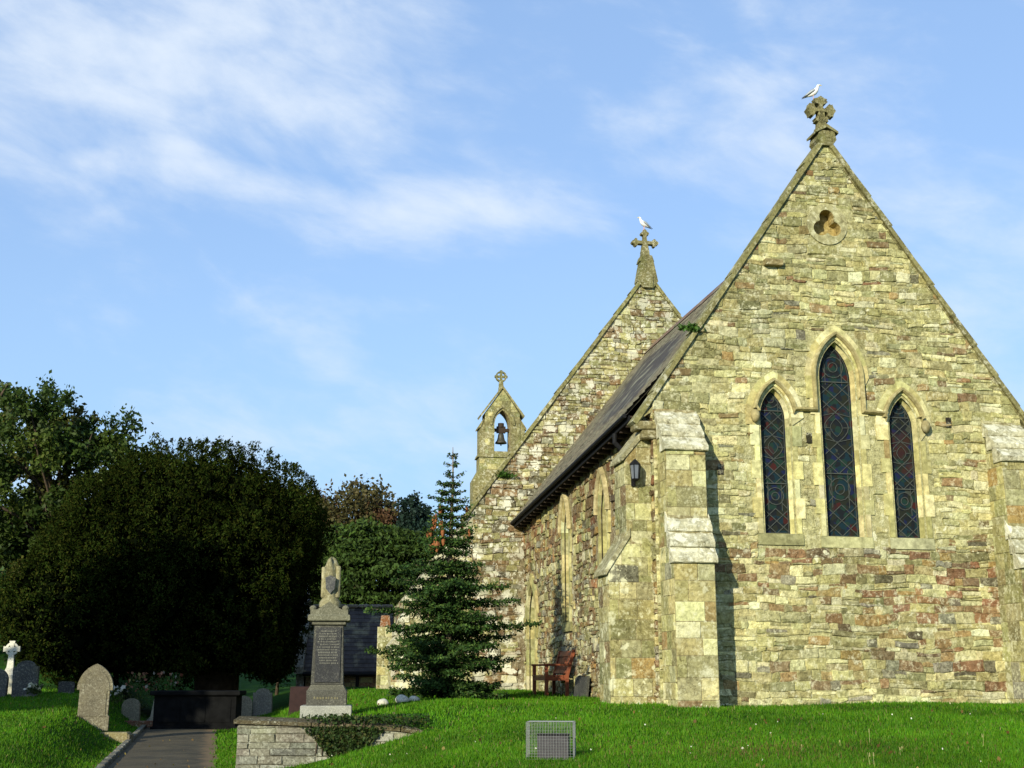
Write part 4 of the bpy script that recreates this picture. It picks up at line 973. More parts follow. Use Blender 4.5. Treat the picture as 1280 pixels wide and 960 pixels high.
for i, (x, y, h, lab) in enumerate(((-4.6, 80, 6.2, 'thin hillside tree with bare stems just right of the skyline pine'), (-3.6, 74, 5.6, 'small pale hillside tree showing between the spruce and the skyline pine'))):
    broad_tree('hillside_tree', (x, y, Hs(x, y)), h, rl(8, 0, h * 0.72, 1.3, h * 0.22, 0.8, 0.5, 0.9, 90 + i), 5000, 0.12, [(0.045, 0.075, 0.02), (0.05, 0.06, 0.02)], lab, trunk_r=0.1)
# the tree standing outside the picture to the left, whose shade falls on the yew
sx0, sy0 = -17.0, 18.9
broad_tree('lime_tree', (sx0, sy0, Hs(sx0, sy0)), 10, [((0, 0, 6.2), (2.3, 3.4, 3.6)), ((0.1, 0.6, 7.5), (1.8, 2.6, 2.0)), ((-0.3, 0, 5.2), (1.6, 2.8, 3.2)), ((0.8, 0, 5.1), (1.9, 2.6, 3.2))], 60000, 0.24,
           [(0.045, 0.075, 0.015)], 'big leafy lime tree standing left of the photo, shading the yew', trunk_r=0.35, shell=0.2, spread=0.28)

# the spruce in front of the nave
sb = (-1.22, 24.0, Hs(-1.22, 24.0))
spr = empty('spruce_tree', sb, 0, 'young spruce with bare leader and orange cones in front of the nave wall', 'tree')
tr = MB(); tr.tube([(0, 0, -0.1), (0.0, 0, 1.5), (0.02, 0, 3.0), (0.06, 0, 4.1), (0.05, 0, 4.86)], [0.085, 0.07, 0.045, 0.022, 0.006], 8)
VQ, KQ = [], []
tips = []
def spray(p, d, ln, wid, droop, dens):
    """flat frond: a stem with side twigs clothed in needles"""
    d = Vector(d).normalized(); side = d.cross(Vector((0, 0, 1))).normalized()
    nseg = max(3, int(ln / 0.055)); pts = []
    for i in range(nseg + 1):
        f = i / nseg; q = Vector(p) + d * ln * f + Vector((0, 0, -droop * ln * (f * (1.6 - 0.9 * f)))); pts.append(q)
    tr.tube(pts[::max(1, nseg // 4)] if nseg >= 4 else pts, [0.014] + [0.006] * (len(pts[::max(1, nseg // 4)] if nseg >= 4 else pts) - 1), 4, cap=False)
    for i in range(1, nseg + 1):
        f = i / nseg
        for sg in (-1, 1):
            tl = wid * (0.35 + 0.65 * math.sin(math.pi * min(1, 0.18 + 0.75 * f))) * rng.uniform(0.7, 1.2)
            td = (side * sg * 0.85 + d * 0.55 + Vector((0, 0, rng.uniform(-0.55, 0.15)))).normalized()
            m = int(dens * tl / 0.022) + 3
            al = np.linspace(0.02, 1, m)[:, None]
            c = np.array(pts[i])[None] + np.array(td)[None] * tl * al + nr.normal(size=(m, 3)) * 0.022
            a = np.array(td)[None] * 0.75 + nr.normal(size=(m, 3)) * 0.55; a /= np.linalg.norm(a, axis=1, keepdims=True)
            b = np.cross(a, nr.normal(size=(m, 3))); b /= np.linalg.norm(b, axis=1, keepdims=True)
            s = nr.uniform(0.032, 0.065, (m, 1))
            VQ.append(np.stack([c - a * s * 0.3, c + b * s * 0.34 + a * s * 0.3, c + a * s, c - b * s * 0.34 + a * s * 0.3], 1).reshape(-1, 3))
            KQ.append(tint((0.022, 0.050, 0.010), m, 0.35, (0.052, 0.090, 0.015), 0.22) * (0.75 + 0.5 * f))
zs = np.concatenate([np.linspace(0.10, 2.9, 17), np.linspace(3.02, 4.12, 8)])
for i, z in enumerate(zs):
    f = z / 4.86; rad = 1.24 * (1 - f) ** 0.80 * (0.92 if i % 2 else 1.08)
    nb = 9 if z < 2.2 else (7 if z < 3.0 else 6); a0 = rng.uniform(0, 6)
    for k in range(nb):
        a = a0 + 2 * math.pi * k / nb + rng.uniform(-0.2, 0.2); l = rad * rng.uniform(0.72, 1.15)
        l *= rng.uniform(0.7, 1.1) if z > 2.9 else (rng.choice((0.55, 0.8, 0.95, 1.05, 1.25)))
        dirv = (math.cos(a), math.sin(a), 0.10 if z < 2.8 else 0.22)
        if z > 2.3: tips.append((math.cos(a) * l * 0.85, math.sin(a) * l * 0.85, z))
        spray((0, 0, z + (rng.uniform(-0.12, 0.12) if z < 3 else 0)), dirv, max(0.22, l), 0.26 if z < 2.6 else (0.16 if z < 3.3 else 0.09), 0.22, 1.25 if z < 2.7 else 1.0)
for z, a, l in ((1.72, math.pi * 1.02, 1.55), (1.45, -0.12, 1.75), (1.9, 0.25, 1.3), (0.95, math.pi * 0.96, 1.5)): spray((0, 0, z), (math.cos(a), math.sin(a) * 0.6 - 0.2, 0.1), l, 0.27, 0.16, 1.3)
for z, l in ((4.25, 0.24), (4.48, 0.16), (4.66, 0.09)):
    for k in range(3): a = k * math.pi * 2 / 3 + z * 3; spray((0.05, 0, z), (math.cos(a), math.sin(a), 0.45), l, 0.035, 0.0, 1.0)
np_mesh('crown', np.concatenate(VQ), 4, np.concatenate(KQ), M_NEEDLE, spr)
tr.build('trunk', M_BARKP, spr, True)
tips = [t_ for t_ in tips if t_[1] < 0.2 and 2.8 < t_[2] < 3.95]; random.Random(6).shuffle(tips)
tips = [t_ for t_ in tips if t_[0] < 0 and t_[2] < 3.75][:11] + [t_ for t_ in tips if t_[0] > 0.1][:3]
spots_ = [(x_, y_, z_ - 0.05) for x_, y_, z_ in tips] + [(x_ * 0.86, y_ * 0.86 - 0.03, z_ - 0.03) for x_, y_, z_ in tips[:9]]
for (x, y, z) in spots_:
    cn = MB(); s = rng.uniform(0.6, 0.95)
    prof = [(0.006, -0.115)]
    for j in range(9):
        ff = j / 8; rr = 0.040 * math.sin(math.pi * (0.12 + 0.78 * ff)) + 0.006; prof += [(rr * 1.12, -0.105 + 0.205 * ff), (rr * 0.86, -0.105 + 0.205 * ff + 0.012)]
    prof.append((0.004, 0.125)); cn.lathe([(r_ * s, z_ * s) for r_, z_ in prof], (x, y, z), 9)
    cn.build('cone', M_CONE, spr, True)

# ------------------------------------------------------------------ grass (uncountable)
def grass():
    parts = []
    def sample(n, x0, x1, y0, y1, pw=2.0):
        # density falls with distance
        u = nr.random(n); y = (y0 ** (1 - pw) + u * (y1 ** (1 - pw) - y0 ** (1 - pw))) ** (1 / (1 - pw))
        ff = nr.random(n); return x0(y) + (x1(y) - x0(y)) * ff, y
    a = sample(300000, lambda y: -0.30 * y, lambda y: 0.47 * y, 11.5, 24.0, 2.6)
    b = sample(120000, lambda y: -0.47 * y, lambda y: -0.18 * y, 14.0, 36.0, 2.0)
    c = sample(60000, lambda y: -0.19 * y, lambda y: 0.10 * y, 21.0, 34.0, 1.5)
    x = np.concatenate([a[0], b[0], c[0]]); y = np.concatenate([a[1], b[1], c[1]])
    d = x - path_c(y); ok = (d < -PATH_HW - 0.08) | (d > PATH_HW - 0.05 + 0.09 * np.sin(y * 3.1) * np.sin(y * 7.7))
    # not inside the church, the wall or under the chest tomb
    lx = (x - 2.448) * math.cos(AL) + (y - 21) * math.sin(AL); ly = -(x - 2.448) * math.sin(AL) + (y - 21) * math.cos(AL)
    ok &= ~((lx > -0.02) & (ly > -0.02)); ok &= ~((lx > 0.06) & (lx < 0.76) & (ly > -0.78)); ok &= ~((lx > -0.82) & (ly > 0.15) & (ly < 0.85)); ok &= ~((lx > NW0) & (ly > NY))
    ok &= ~((y > 19.2) & (y < 19.72) & (x > -4.3) & (x < -1.4))
    x, y = x[ok], y[ok]; n = len(x); z = H(x, y)
    patch = np.sin(x * 1.9 + 1.3 * np.sin(y * 1.1)) * np.sin(y * 1.6 + np.cos(x * 2.3)) * 0.5 + 0.5 * np.sin(x * 5.1 + y * 3.3) * np.sin(y * 4.7 - x * 2.0)
    far = np.clip(y / 13.0, 0.9, 2.4)
    h = nr.uniform(0.020, 0.052, n) * (1 + 0.35 * patch) * (0.85 + 0.15 * far); w = nr.uniform(0.0045, 0.008, n) * far
    an = nr.uniform(0, 2 * np.pi, n); ln = nr.uniform(0.1, 0.75, n) * h; la = nr.uniform(0, 2 * np.pi, n)
    clump = nr.random(n) < 0.05; h[clump] *= 1.7
    base = np.stack([x, y, z - 0.01], -1); ax = np.stack([np.cos(an) * w, np.sin(an) * w, 0 * w], -1)
    tip = base + np.stack([np.cos(la) * ln, np.sin(la) * ln, h + 0.01], -1)
    V = np.stack([base - ax, base + ax, tip], 1).reshape(-1, 3)
    K = tint((0.058, 0.172, 0.004), n, 0.32, (0.105, 0.205, 0.008), 0.26)
    broad = np.sin(x * 0.83 + 1.7 * np.sin(y * 0.61)) * np.sin(y * 0.9 + x * 0.37) + 0.6 * np.sin(x * 2.7 - y * 1.9) * np.sin(y * 2.2 + 0.8 * x)
    K *= (1 + 0.22 * broad + 0.16 * patch)[:, None].clip(0.5, 1.5); h *= (1 + 0.25 * broad).clip(0.7, 1.5)
    m = nr.random(n) < 0.025; K[m] = np.array((0.22, 0.19, 0.07)) * nr.uniform(0.6, 1.2, (m.sum(), 1))
    br = np.exp(-((x - 2.6) / 1.6) ** 2 - ((y - 14.6) / 0.9) ** 2); m = nr.random(n) < 0.22 * br; K[m] = np.array((0.17, 0.11, 0.04)) * nr.uniform(0.6, 1.2, (m.sum(), 1))
    o = np_mesh('grass', V, 3, K, M_GRASS); tag(o, 'short lush green turf covering the mound and churchyard', 'grass', kind='stuff')
grass()
n = 36; y = 13.2 + 8 * nr.random(n) ** 1.5; x = nr.uniform(-0.15, 0.42, n) * y; C = np.stack([x, y, H(x, y) + 0.055], -1); ok = x < 7.5
tag(np_mesh('daisies', leaf_quads(C[ok], nr.uniform(0.009, 0.016, ok.sum()), np.array([[0, -1.5, 2.0]]).repeat(ok.sum(), 0), 0.9), 4, tint((0.7, 0.69, 0.6), ok.sum(), 0.1), M_PETAL), 'tiny white daisies and pale flecks scattered over the lawn', 'flowers', kind='stuff')
n = 260; y = 12.8 + 16 * nr.random(n) ** 1.6; x = np.where(nr.random(n) < 0.6, nr.uniform(-0.42, -0.1, n), nr.uniform(-0.1, 0.42, n)) * y; lx_ = (x - 2.448) * math.cos(AL) + (y - 21) * math.sin(AL); ok = ~((lx_ > -0.9) & (y > 20))
C = np.stack([x, y, H(x, y) + 0.045], -1)[ok]
tag(np_mesh('fallen_leaves', leaf_quads(C, nr.uniform(0.018, 0.035, len(C)), np.array([[0, -0.8, 1.6]]).repeat(len(C), 0), 0.7), 4, tint((0.16, 0.095, 0.03), len(C), 0.4, (0.24, 0.19, 0.05), 0.3), M_LEAF), 'brown and yellow fallen leaves strewn over the grass and path', 'leaves', kind='stuff')
# a few dry seed stalks and daisies standing out of the turf
mb = MB()
for k in range(9):
    y = rng.uniform(13.1, 15.5); x = rng.uniform(1.0, 6.3) if k > 4 else rng.uniform(3.0, 3.9) * y / 13.4; z = Hs(x, y); h = rng.uniform(0.08, 0.19)
    mb.tube([(x, y, z), (x + rng.uniform(-0.02, 0.02), y, z + h)], [0.002, 0.0012], 4, (0.45, 0.40, 0.18)); mb.tube([(x, y, z + h * 0.75), (x, y, z + h)], [0.004, 0.002], 5, (0.42, 0.36, 0.17))
tag(mb.build('dry_grass_stalks', plain('straw', (0.4, 0.35, 0.16), 0.9, 0.1, 0.2, 10, attr=True, bstr=0)), 'scattered dry straw-coloured stalks standing in the front lawn', 'grass', kind='stuff')

# ------------------------------------------------------------------ retaining wall with ivy, monument on it
rw = empty('retaining_wall', (-4.14, 19.28, 0.0), 0, 'low coursed slate retaining wall beside the path with a mossy coping and ivy', 'wall')
wl = 2.95; mb = MB()
FR = lambda s, t, d: (s, -d, t)
top = lambda s: 0.90 - 0.035 * s - (0.0 if s < 2.2 else 0.10 * (s - 2.2))
mb.prism([(0, -0.2), (wl, -0.2), (wl, 0.70), (2.2, 0.815), (0, 0.88)], FR, -0.34, 0.0, (0.12, 0.11, 0.08))
PAL_R = lambda s, t: dict(GREY=1.0)
stones(mb, FR, [(0.0, -0.1), (wl, -0.1), (wl, 0.69), (2.2, 0.81), (0, 0.875)], (0.075, 0.135), (0.25, 0.75), PAL_R, (0.006, 0.028), 0.011, None, 0.007, 0.006, 90, 0.0, 0.008)
stones(mb, lambda s, t, d: (-d, s, t), [(0, -0.1), (0.34, -0.1), (0.34, 0.87), (0, 0.87)], (0.09, 0.14), (0.2, 0.4), PAL_R, (0.004, 0.02), 0.012, None, 0.005, 0, 91, 0.0, 0.008)
mb.box(-0.001, 0.30, 0.345, 3.2, -0.2, 0.80, (0.15, 0.14, 0.10))                       # return along the path
stones(mb, lambda s, t, d: (-0.001 - d, s, t), [(0.34, -0.1), (3.2, 0.1), (3.2, 0.80), (0.34, 0.80)], (0.09, 0.15), (0.2, 0.5), PAL_R, (0.004, 0.02), 0.012, None, 0.005, 0, 92, 0.0, 0.008)
mb.build('stonework', M_RETAIN, rw)
cp = MB(); s = -0.06; r2 = random.Random(4)
while s < wl - 0.15:
    l = r2.uniform(0.45, 0.9); e = min(s + l - 0.012, wl); g = r2.uniform(0.85, 1.15); zz = [top(max(0, s)), top(max(0, e))]
    cp.add([(s, -0.05, zz[0]), (e, -0.05, zz[1]), (e, -0.05, zz[1] + 0.055), (s, -0.05, zz[0] + 0.055), (s, 0.36, zz[0]), (e, 0.36, zz[1]), (e, 0.36, zz[1] + 0.10), (s, 0.36, zz[0] + 0.10)],
           [(0, 1, 2, 3), (3, 2, 6, 7), (4, 7, 6, 5), (0, 3, 7, 4), (1, 5, 6, 2), (0, 4, 5, 1)], (0.135 * g, 0.11 * g, 0.06 * g)); s += l
cp.build('coping', stone_mat('wall_coping', (0, 0.35), algae=0.6, dirt=0.6, lscale=14, bumpk=0.9, fine=3, acol=(0.13, 0.10, 0.035)), rw)
# ivy hanging over the wall
iv = empty('ivy', (-4.14, 19.28, 0.0), 0, 'dark green ivy spilling over the middle of the slate retaining wall', 'plant')
n = 4200; u = nr.random(n); s = 1.62 + nr.normal(size=n) * 0.24; s = np.where(nr.random(n) < 0.16, nr.uniform(1.5, 2.9, n), s)
tt = 0.95 - nr.random(n) ** 1.1 * (0.74 - 1.0 * np.abs(s - 1.62)).clip(0.10, 0.74)
dd = nr.uniform(0.01, 0.12, n) * (1 - 0.4 * np.abs(s - 1.6)); topm = tt > 0.86
C = np.stack([s, np.where(topm, nr.uniform(-0.12, 0.3, n), -dd), tt + np.where(topm, nr.uniform(0, 0.10, n), 0)], -1)
np_mesh('leaves', leaf_quads(C, nr.uniform(0.014, 0.034, n), np.array([[0, -0.2, 0.2]]).repeat(n, 0), 0.8), 4, tint((0.030, 0.055, 0.012), n, 0.4, (0.07, 0.075, 0.02), 0.2), M_LEAF, iv)
mb = MB()
for k in range(9):
    s_ = 1.2 + 0.1 * k; mb.tube([(s_, 0.1, 0.98), (s_ + 0.02, -0.07, 0.92), (s_ + rng.uniform(-0.08, 0.08), -0.04, 0.35 + 0.3 * abs(s_ - 1.6))], 0.008, 5)
mb.build('stem', M_BARK, iv)

mx_, my_ = -2.98, 20.45; mz = Hs(mx_, my_) - 0.10
mo = empty('grave_monument', (mx_, my_, mz), math.radians(6), 'tall grey granite pedestal monument topped by a broken draped urn, above the retaining wall', 'gravestone')
GR = (0.066, 0.064, 0.054); GD = (0.042, 0.042, 0.043)
mb = MB(); mb.box(-0.40, 0.40, -0.36, 0.36, 0, 0.30, (0.30, 0.295, 0.25), ch=0.012); mb.build('base_block', M_GRAN, mo)
mb = MB(); mb.box(-0.315, 0.315, -0.29, 0.29, 0.30, 0.54, (0.085, 0.082, 0.066), ch=0.01); mb.box(-0.30, 0.30, -0.275, 0.275, 0.54, 0.62, (0.10, 0.095, 0.07), taper=0.045)
r3 = random.Random(9)
for k in range(9): mb.box(-0.2 + 0.046 * k, -0.2 + 0.046 * k + r3.uniform(0.014, 0.036), -0.296, -0.2905, 0.40 + r3.uniform(-0.003, 0.008), 0.44 - r3.uniform(0, 0.016), (0.17, 0.15, 0.085))
mb.build('plinth', M_GRAN, mo)
mb = MB(); mb.box(-0.255, 0.255, -0.23, 0.23, 0.62, 1.56, GR, taper=0.025, ch=0.01); sh = mb.build('shaft', M_GRAN, mo)
mb = MB(); M = Matrix.Translation((0, -0.222, 1.09)) @ Matrix.Rotation(math.radians(-1.5), 4, 'X'); mb.box(-0.20, 0.20, -0.016, 0.0, -0.43, 0.43, GD, M)
ins = mb; r3 = random.Random(2)
for row in range(13):
    zz = 0.37 - row * 0.042; x = -0.17 + r3.uniform(0, 0.05); xe = 0.17 - r3.uniform(0, 0.05); hh = 0.009 if row not in (2, 8) else 0.013
    while x < xe:                                                       # worn, unreadable lettering
        w_ = r3.uniform(0.010, 0.022); ins.box(x, x + w_ * 0.75, -0.021, -0.0165, zz - hh, zz + hh, (0.17, 0.165, 0.135), M); x += w_ + (0.014 if r3.random() < 0.2 else 0.003)
mb.build('inscription_panel', M_GRAN, sh)
mb = MB(); mb.box(-0.27, 0.27, -0.25, 0.25, 1.56, 1.62, (0.11, 0.105, 0.075), ch=0.012); mb.box(-0.335, 0.335, -0.31, 0.31, 1.62, 1.72, (0.14, 0.135, 0.09), ch=0.015)
mb.prism([(-0.30, 1.72), (0.30, 1.72), (0.30, 1.80), (0.20, 1.80), (0.0, 1.93), (-0.20, 1.80), (-0.30, 1.80)], lambda s, t, d: (s, -d, t), -0.27, 0.27, (0.125, 0.12, 0.08))
for sx in (-0.26, 0.26): mb.lathe([(0.05, 0), (0.06, 0.03), (0.04, 0.06), (0.0, 0.075)], (sx, -0.2, 1.80), 10, (0.125, 0.12, 0.08))
mb.build('cornice', M_GRAN, mo)
mb = MB(); nn = 20; rings = []                                                     # broken draped urn
prof = [(0.20, 1.85), (0.195, 1.93), (0.155, 1.98), (0.165, 2.06), (0.18, 2.2), (0.175, 2.35), (0.165, 2.45), (0.15, 2.52), (0.10, 2.60), (0.02, 2.63)]
vs_ = []
for j, (r_, z_) in enumerate(prof):
    for k in range(nn):
        a = 2 * math.pi * k / nn; fold = 1 + (0.10 * math.sin(a * 5 + j * 0.5) if j > 2 else 0)
        vs_.append((r_ * fold * math.cos(a) * (0.78 if j > 2 else 0.9), r_ * fold * math.sin(a) * 0.85, z_ + (0.05 * math.sin(a * 3 + 1) if j > 5 else 0)))
mb.add(vs_, [(j * nn + k, j * nn + (k + 1) % nn, (j + 1) * nn + (k + 1) % nn, (j + 1) * nn + k) for j in range(len(prof) - 1) for k in range(nn)] + [tuple(range((len(prof) - 1) * nn, len(prof) * nn))], (0.21, 0.19, 0.105))
for sx, hh in ((-0.115, 2.50), (0.12, 2.52)): mb.box(sx - 0.035, sx + 0.035, -0.10, 0.06, 2.0, hh, (0.31, 0.28, 0.16), ch=0.015)
urn = mb.build('draped_urn', M_GRAVE, mo, True)
mb = MB(); mb.prism([(0.0, 2.06), (0.07, 2.14), (0.085, 2.32), (0.0, 2.36), (-0.085, 2.32), (-0.07, 2.14)], lambda s, t, d: (s, -d, t), 0.13, 0.185, (0.075, 0.075, 0.075)); mb.build('shield', M_GRAN, urn)

# ------------------------------------------------------------------ graves
def headstone(name, loc, rz, w, h, th, shape, col, mat, label, lean=0.0, shoulder=None):
    o = empty(name, loc, rz, label, 'gravestone', 'headstones in the churchyard')
    pts = []
    if shape == 'pointed':
        sh = h * 0.57
        left = [(-w * 0.46, -0.1), (-w * 0.46, 0.18), (-w * 0.42, 0.2), (-w * 0.42, sh), (-w * 0.5, sh)]
        arcp = [(x, z) for x, z in arch(0, w * 0.5, 0, sh + 0.03, h, 0, 7)[1:-1]]
        pts = [(w * 0.46, -0.1)][::-1] + []
        pts = left + arcp + [(-x, z) for x, z in left[::-1]]
    elif shape == 'round':
        pts = [(-w / 2, -0.1), (-w / 2, h - w * 0.42)] + [(-w / 2 * math.cos(a), h - w * 0.42 + w * 0.42 * math.sin(a)) for a in np.linspace(0.2, math.pi - 0.2, 9)] + [(w / 2, h - w * 0.42), (w / 2, -0.1)]
    elif shape == 'shoulder':
        pts = [(-w / 2, -0.1), (-w / 2, h * 0.84), (-w * 0.36, h * 0.84)] + [(-w * 0.36 * math.cos(a), h * 0.84 + h * 0.16 * math.sin(a)) for a in np.linspace(0.25, math.pi - 0.25, 7)] + [(w * 0.36, h * 0.84), (w / 2, h * 0.84), (w / 2, -0.1)]
    else:
        pts = [(-w / 2, -0.1), (-w / 2, h * 0.96), (-w * 0.2, h), (w * 0.25, h * 0.98), (w / 2, h * 0.9), (w / 2, -0.1)]
    M = Matrix.Rotation(lean, 4, 'Y')
    fm = lambda s, t, d: tuple(M @ Vector((s, -d, t)))
    mb = MB(); mb.prism(pts, fm, -th / 2, th / 2, col); st = mb.build('slab', mat, o)
    if shape == 'pointed':                                              # raised border and sunk panel
        ins_ = [(x * 0.82, z if z < 0.2 else 0.26 + (z - 0.2) * 0.86) for x, z in pts if z > 0.1]
        b2 = MB(); n_ = len(ins_)
        b2.prism(ins_, fm, th / 2, th / 2 + 0.012, tuple(v * 0.95 for v in col)); b2.build('panel', mat, o)
    return o
hx, hy = -8.56, 26.0
headstone('headstone', (hx, hy, Hs(hx, hy)), math.radians(12), 0.70, 1.22, 0.15, 'pointed', (0.165, 0.145, 0.098), M_GRAVE, 'lichened pointed headstone standing on the lawn left of the path', lean=math.radians(1.0))
kb = empty('grave_kerb', (hx + 0.42, hy - 0.2, Hs(hx + 0.42, hy - 0.3)), math.radians(3), 'low block of mossy stone lying at the foot of the pointed headstone', 'grave kerb')
mb = MB(); mb.box(-0.28, 0.42, -0.20, 0.16, -0.25, 0.10, (0.20, 0.165, 0.085), ch=0.025); mb.box(0.30, 0.46, -0.19, 0.15, -0.3, 0.07, (0.13, 0.11, 0.07), ch=0.02); mb.build('block', M_GRAVE, kb)

cx_, cy_ = -13.15, 33.1; cz_ = Hs(cx_, cy_)
cc = empty('wheel_head_cross', (cx_, cy_, cz_ + 0.22), math.radians(10), 'small white stone wheel-head cross on a stepped base at the far left', 'gravestone')
mb = MB(); mb.box(-0.26, 0.26, -0.24, 0.24, -0.5, 0.34, (0.55, 0.52, 0.42), taper=0.04, ch=0.02); mb.box(-0.19, 0.19, -0.17, 0.17, 0.34, 0.56, (0.6, 0.57, 0.46), taper=0.08); mb.build('base', M_GRAVE, cc)
mb = MB(); fm = lambda s, t, d: (s, -d, t); CW = (0.66, 0.63, 0.52)
mb.prism([(-0.11, 0.52), (0.11, 0.52), (0.075, 1.0), (-0.075, 1.0)], fm, -0.07, 0.07, CW)
for k in range(4): mb.prism([(x, z + 1.16) for x, z in [rot_z(p, k * math.pi / 2) for p in ((-0.05, 0), (0.05, 0), (0.09, 0.26), (-0.09, 0.26))]], fm, -0.06 - 0.003 * k, 0.06 + 0.003 * k, CW)
for k in range(16):
    a0, a1 = 2 * math.pi * k / 16, 2 * math.pi * (k + 1) / 16; mb.prism([(0.14 * math.cos(a0), 1.16 + 0.14 * math.sin(a0)), (0.21 * math.cos(a0), 1.16 + 0.21 * math.sin(a0)), (0.21 * math.cos(a1), 1.16 + 0.21 * math.sin(a1)), (0.14 * math.cos(a1), 1.16 + 0.14 * math.sin(a1))], fm, -0.045, 0.045, CW)
mb.build('cross', M_GRAVE, cc); cc.scale = (0.8, 0.8, 0.8)
GDK = (0.085, 0.085, 0.078)
for (x, y, w, h, shp, col, lab, ln) in (
    (-13.0, 31.8, 0.66, 0.70, 'round', GDK, 'dark grey headstone at the left edge in front of the white wheel-head cross', 0.03),
    (-12.1, 31.5, 0.62, 0.88, 'shoulder', (0.075, 0.075, 0.07), 'taller dark grey headstone just right of the wheel-head cross', -0.02),
    (-11.6, 33.0, 0.4, 0.32, 'flat', (0.06, 0.06, 0.055), 'low dark stub of stone beside the taller dark headstone', 0.0),
    (-9.75, 32.6, 0.45, 0.55, 'round', (0.20, 0.18, 0.12), 'small round-topped stone half hidden behind the pointed headstone', -0.04),
    (-9.15, 32.8, 0.36, 0.76, 'flat', (0.30, 0.28, 0.20), 'pale leaning slab between the pointed headstone and the black tomb', 0.16),
    (-7.35, 34.8, 0.46, 0.62, 'round', (0.20, 0.18, 0.13), 'pale round-topped headstone just right of the black tomb', 0.02),
    (-6.85, 34.9, 0.52, 0.72, 'shoulder', (0.15, 0.145, 0.12), 'grey shouldered headstone right of the black tomb, farther along', 0.0)):
    headstone('headstone', (x, y, Hs(x, y)), rng.uniform(-0.1, 0.25), w, h, 0.11, shp, col, M_GRAVE, lab, lean=ln)
gk = empty('grave_kerb', (-9.25, 31.4, Hs(-9.25, 31.4)), 0.1, 'reddish brown kerbed grave left of the black tomb', 'grave kerb')
mb = MB(); mb.box(-0.45, 0.5, -0.15, 0.0, -0.15, 0.15, (0.15, 0.065, 0.04), ch=0.01); mb.box(-0.45, -0.32, 0.0, 1.2, -0.15, 0.13, (0.15, 0.065, 0.04), ch=0.01); mb.box(0.37, 0.5, 0.0, 1.2, -0.15, 0.13, (0.15, 0.065, 0.04), ch=0.01); mb.build('kerb_frame', M_GRAVE, gk)
# dark chest tomb at the end of the path
tx, ty = -7.62, 30.9; tz = Hs(tx, ty)
tb = empty('chest_tomb', (tx, ty, tz - 0.02), 0.06, 'black box-shaped chest tomb at the end of the path in the shade of the yew', 'tomb')
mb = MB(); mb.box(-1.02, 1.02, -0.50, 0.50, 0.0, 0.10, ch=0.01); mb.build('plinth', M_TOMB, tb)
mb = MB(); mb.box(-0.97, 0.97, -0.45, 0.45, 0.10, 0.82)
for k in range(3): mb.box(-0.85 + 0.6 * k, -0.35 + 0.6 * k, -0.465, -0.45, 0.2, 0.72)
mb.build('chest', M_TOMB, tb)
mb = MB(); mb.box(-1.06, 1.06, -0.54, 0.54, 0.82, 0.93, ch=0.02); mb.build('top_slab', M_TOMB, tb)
# flowers and pale tufts round the graves
for (x, y, w, hgt, cols, lab) in ((-9.75, 34.6, 0.75, 1.20, [(0.34, 0.17, 0.11), (0.30, 0.26, 0.09), (0.36, 0.34, 0.28), (0.22, 0.08, 0.05)], 'bank of pink, yellow and white grave flowers behind the black tomb'),
                               (-9.9, 31.2, 0.35, 0.50, [(0.72, 0.70, 0.6)], 'white-flowered spray beside the pointed headstone'),
                               (-11.6, 30.8, 0.16, 0.32, [(0.62, 0.58, 0.36), (0.7, 0.66, 0.5)], 'small pale tuft of dried flowers on the grass below the yew, left side')):
    p = empty('grave_flowers', (x, y, Hs(x, y)), 0, lab, 'flowers', 'flowers on the graves'); n = int(500 * w + 160)
    C = np.stack([nr.uniform(-w, w, n), nr.uniform(-0.15, 0.15, n), hgt * nr.uniform(0.3, 1, n)], -1)
    k = int(90 * w) + 14; C2 = np.stack([nr.uniform(-w, w, k), nr.uniform(-0.22, 0.05, k), hgt * nr.uniform(0.65, 1.08, k)], -1)
    np_mesh('foliage', np.concatenate([leaf_quads(C, nr.uniform(0.025, 0.06, n), None, 0.4), leaf_quads(C2, nr.uniform(0.035, 0.06, k), None, 0.95)]), 4, np.concatenate([tint((0.06, 0.09, 0.02), n, 0.4), np.array([rng.choice(cols) for _ in range(k)])]), M_LEAF, p)
gb = empty('headstone', (-3.72, 23.2, Hs(-3.72, 23.2) - 0.42), 0.1, 'maroon granite headstone low behind the grey monument, to its left', 'gravestone', 'headstones in the churchyard')
mb = MB(); mb.box(-0.36, 0.36, -0.08, 0.08, -0.1, 0.86, taper=0.03, ch=0.015); mb.build('slab', M_MAROON, gb)

# ------------------------------------------------------------------ slate-roofed shed behind the monument
sx_, sy_ = -5.55, 42.0; sz_ = Hs(sx_, sy_) - 0.3
sh_ = empty('stone_shed', (sx_, sy_, sz_), 0.05, 'low stone shed with a dark slate roof behind the grey monument', 'shed')
zr, ze = 3.93 - sz_, 1.72 - sz_
mb = MB(); FH = lambda s, t, d: (s, -d, t); mb.prism([(-1.3, -0.3), (1.45, -0.3), (1.45, ze), (-1.3, ze)], FH, -3.2, 0.0, (0.2, 0.16, 0.1))
stones(mb, FH, [(-1.3, -0.2), (1.45, -0.2), (1.45, ze), (-1.3, ze)], (0.12, 0.22), (0.2, 0.5), lambda s, t: dict(BROWN=0.4, OLIVE=0.3, BUFF=0.3), (0.01, 0.04), 0.018, None, 0.012, 0.01, 101)
mb.build('wall', M_GRAVE, sh_)
mb = MB(); rows = 16
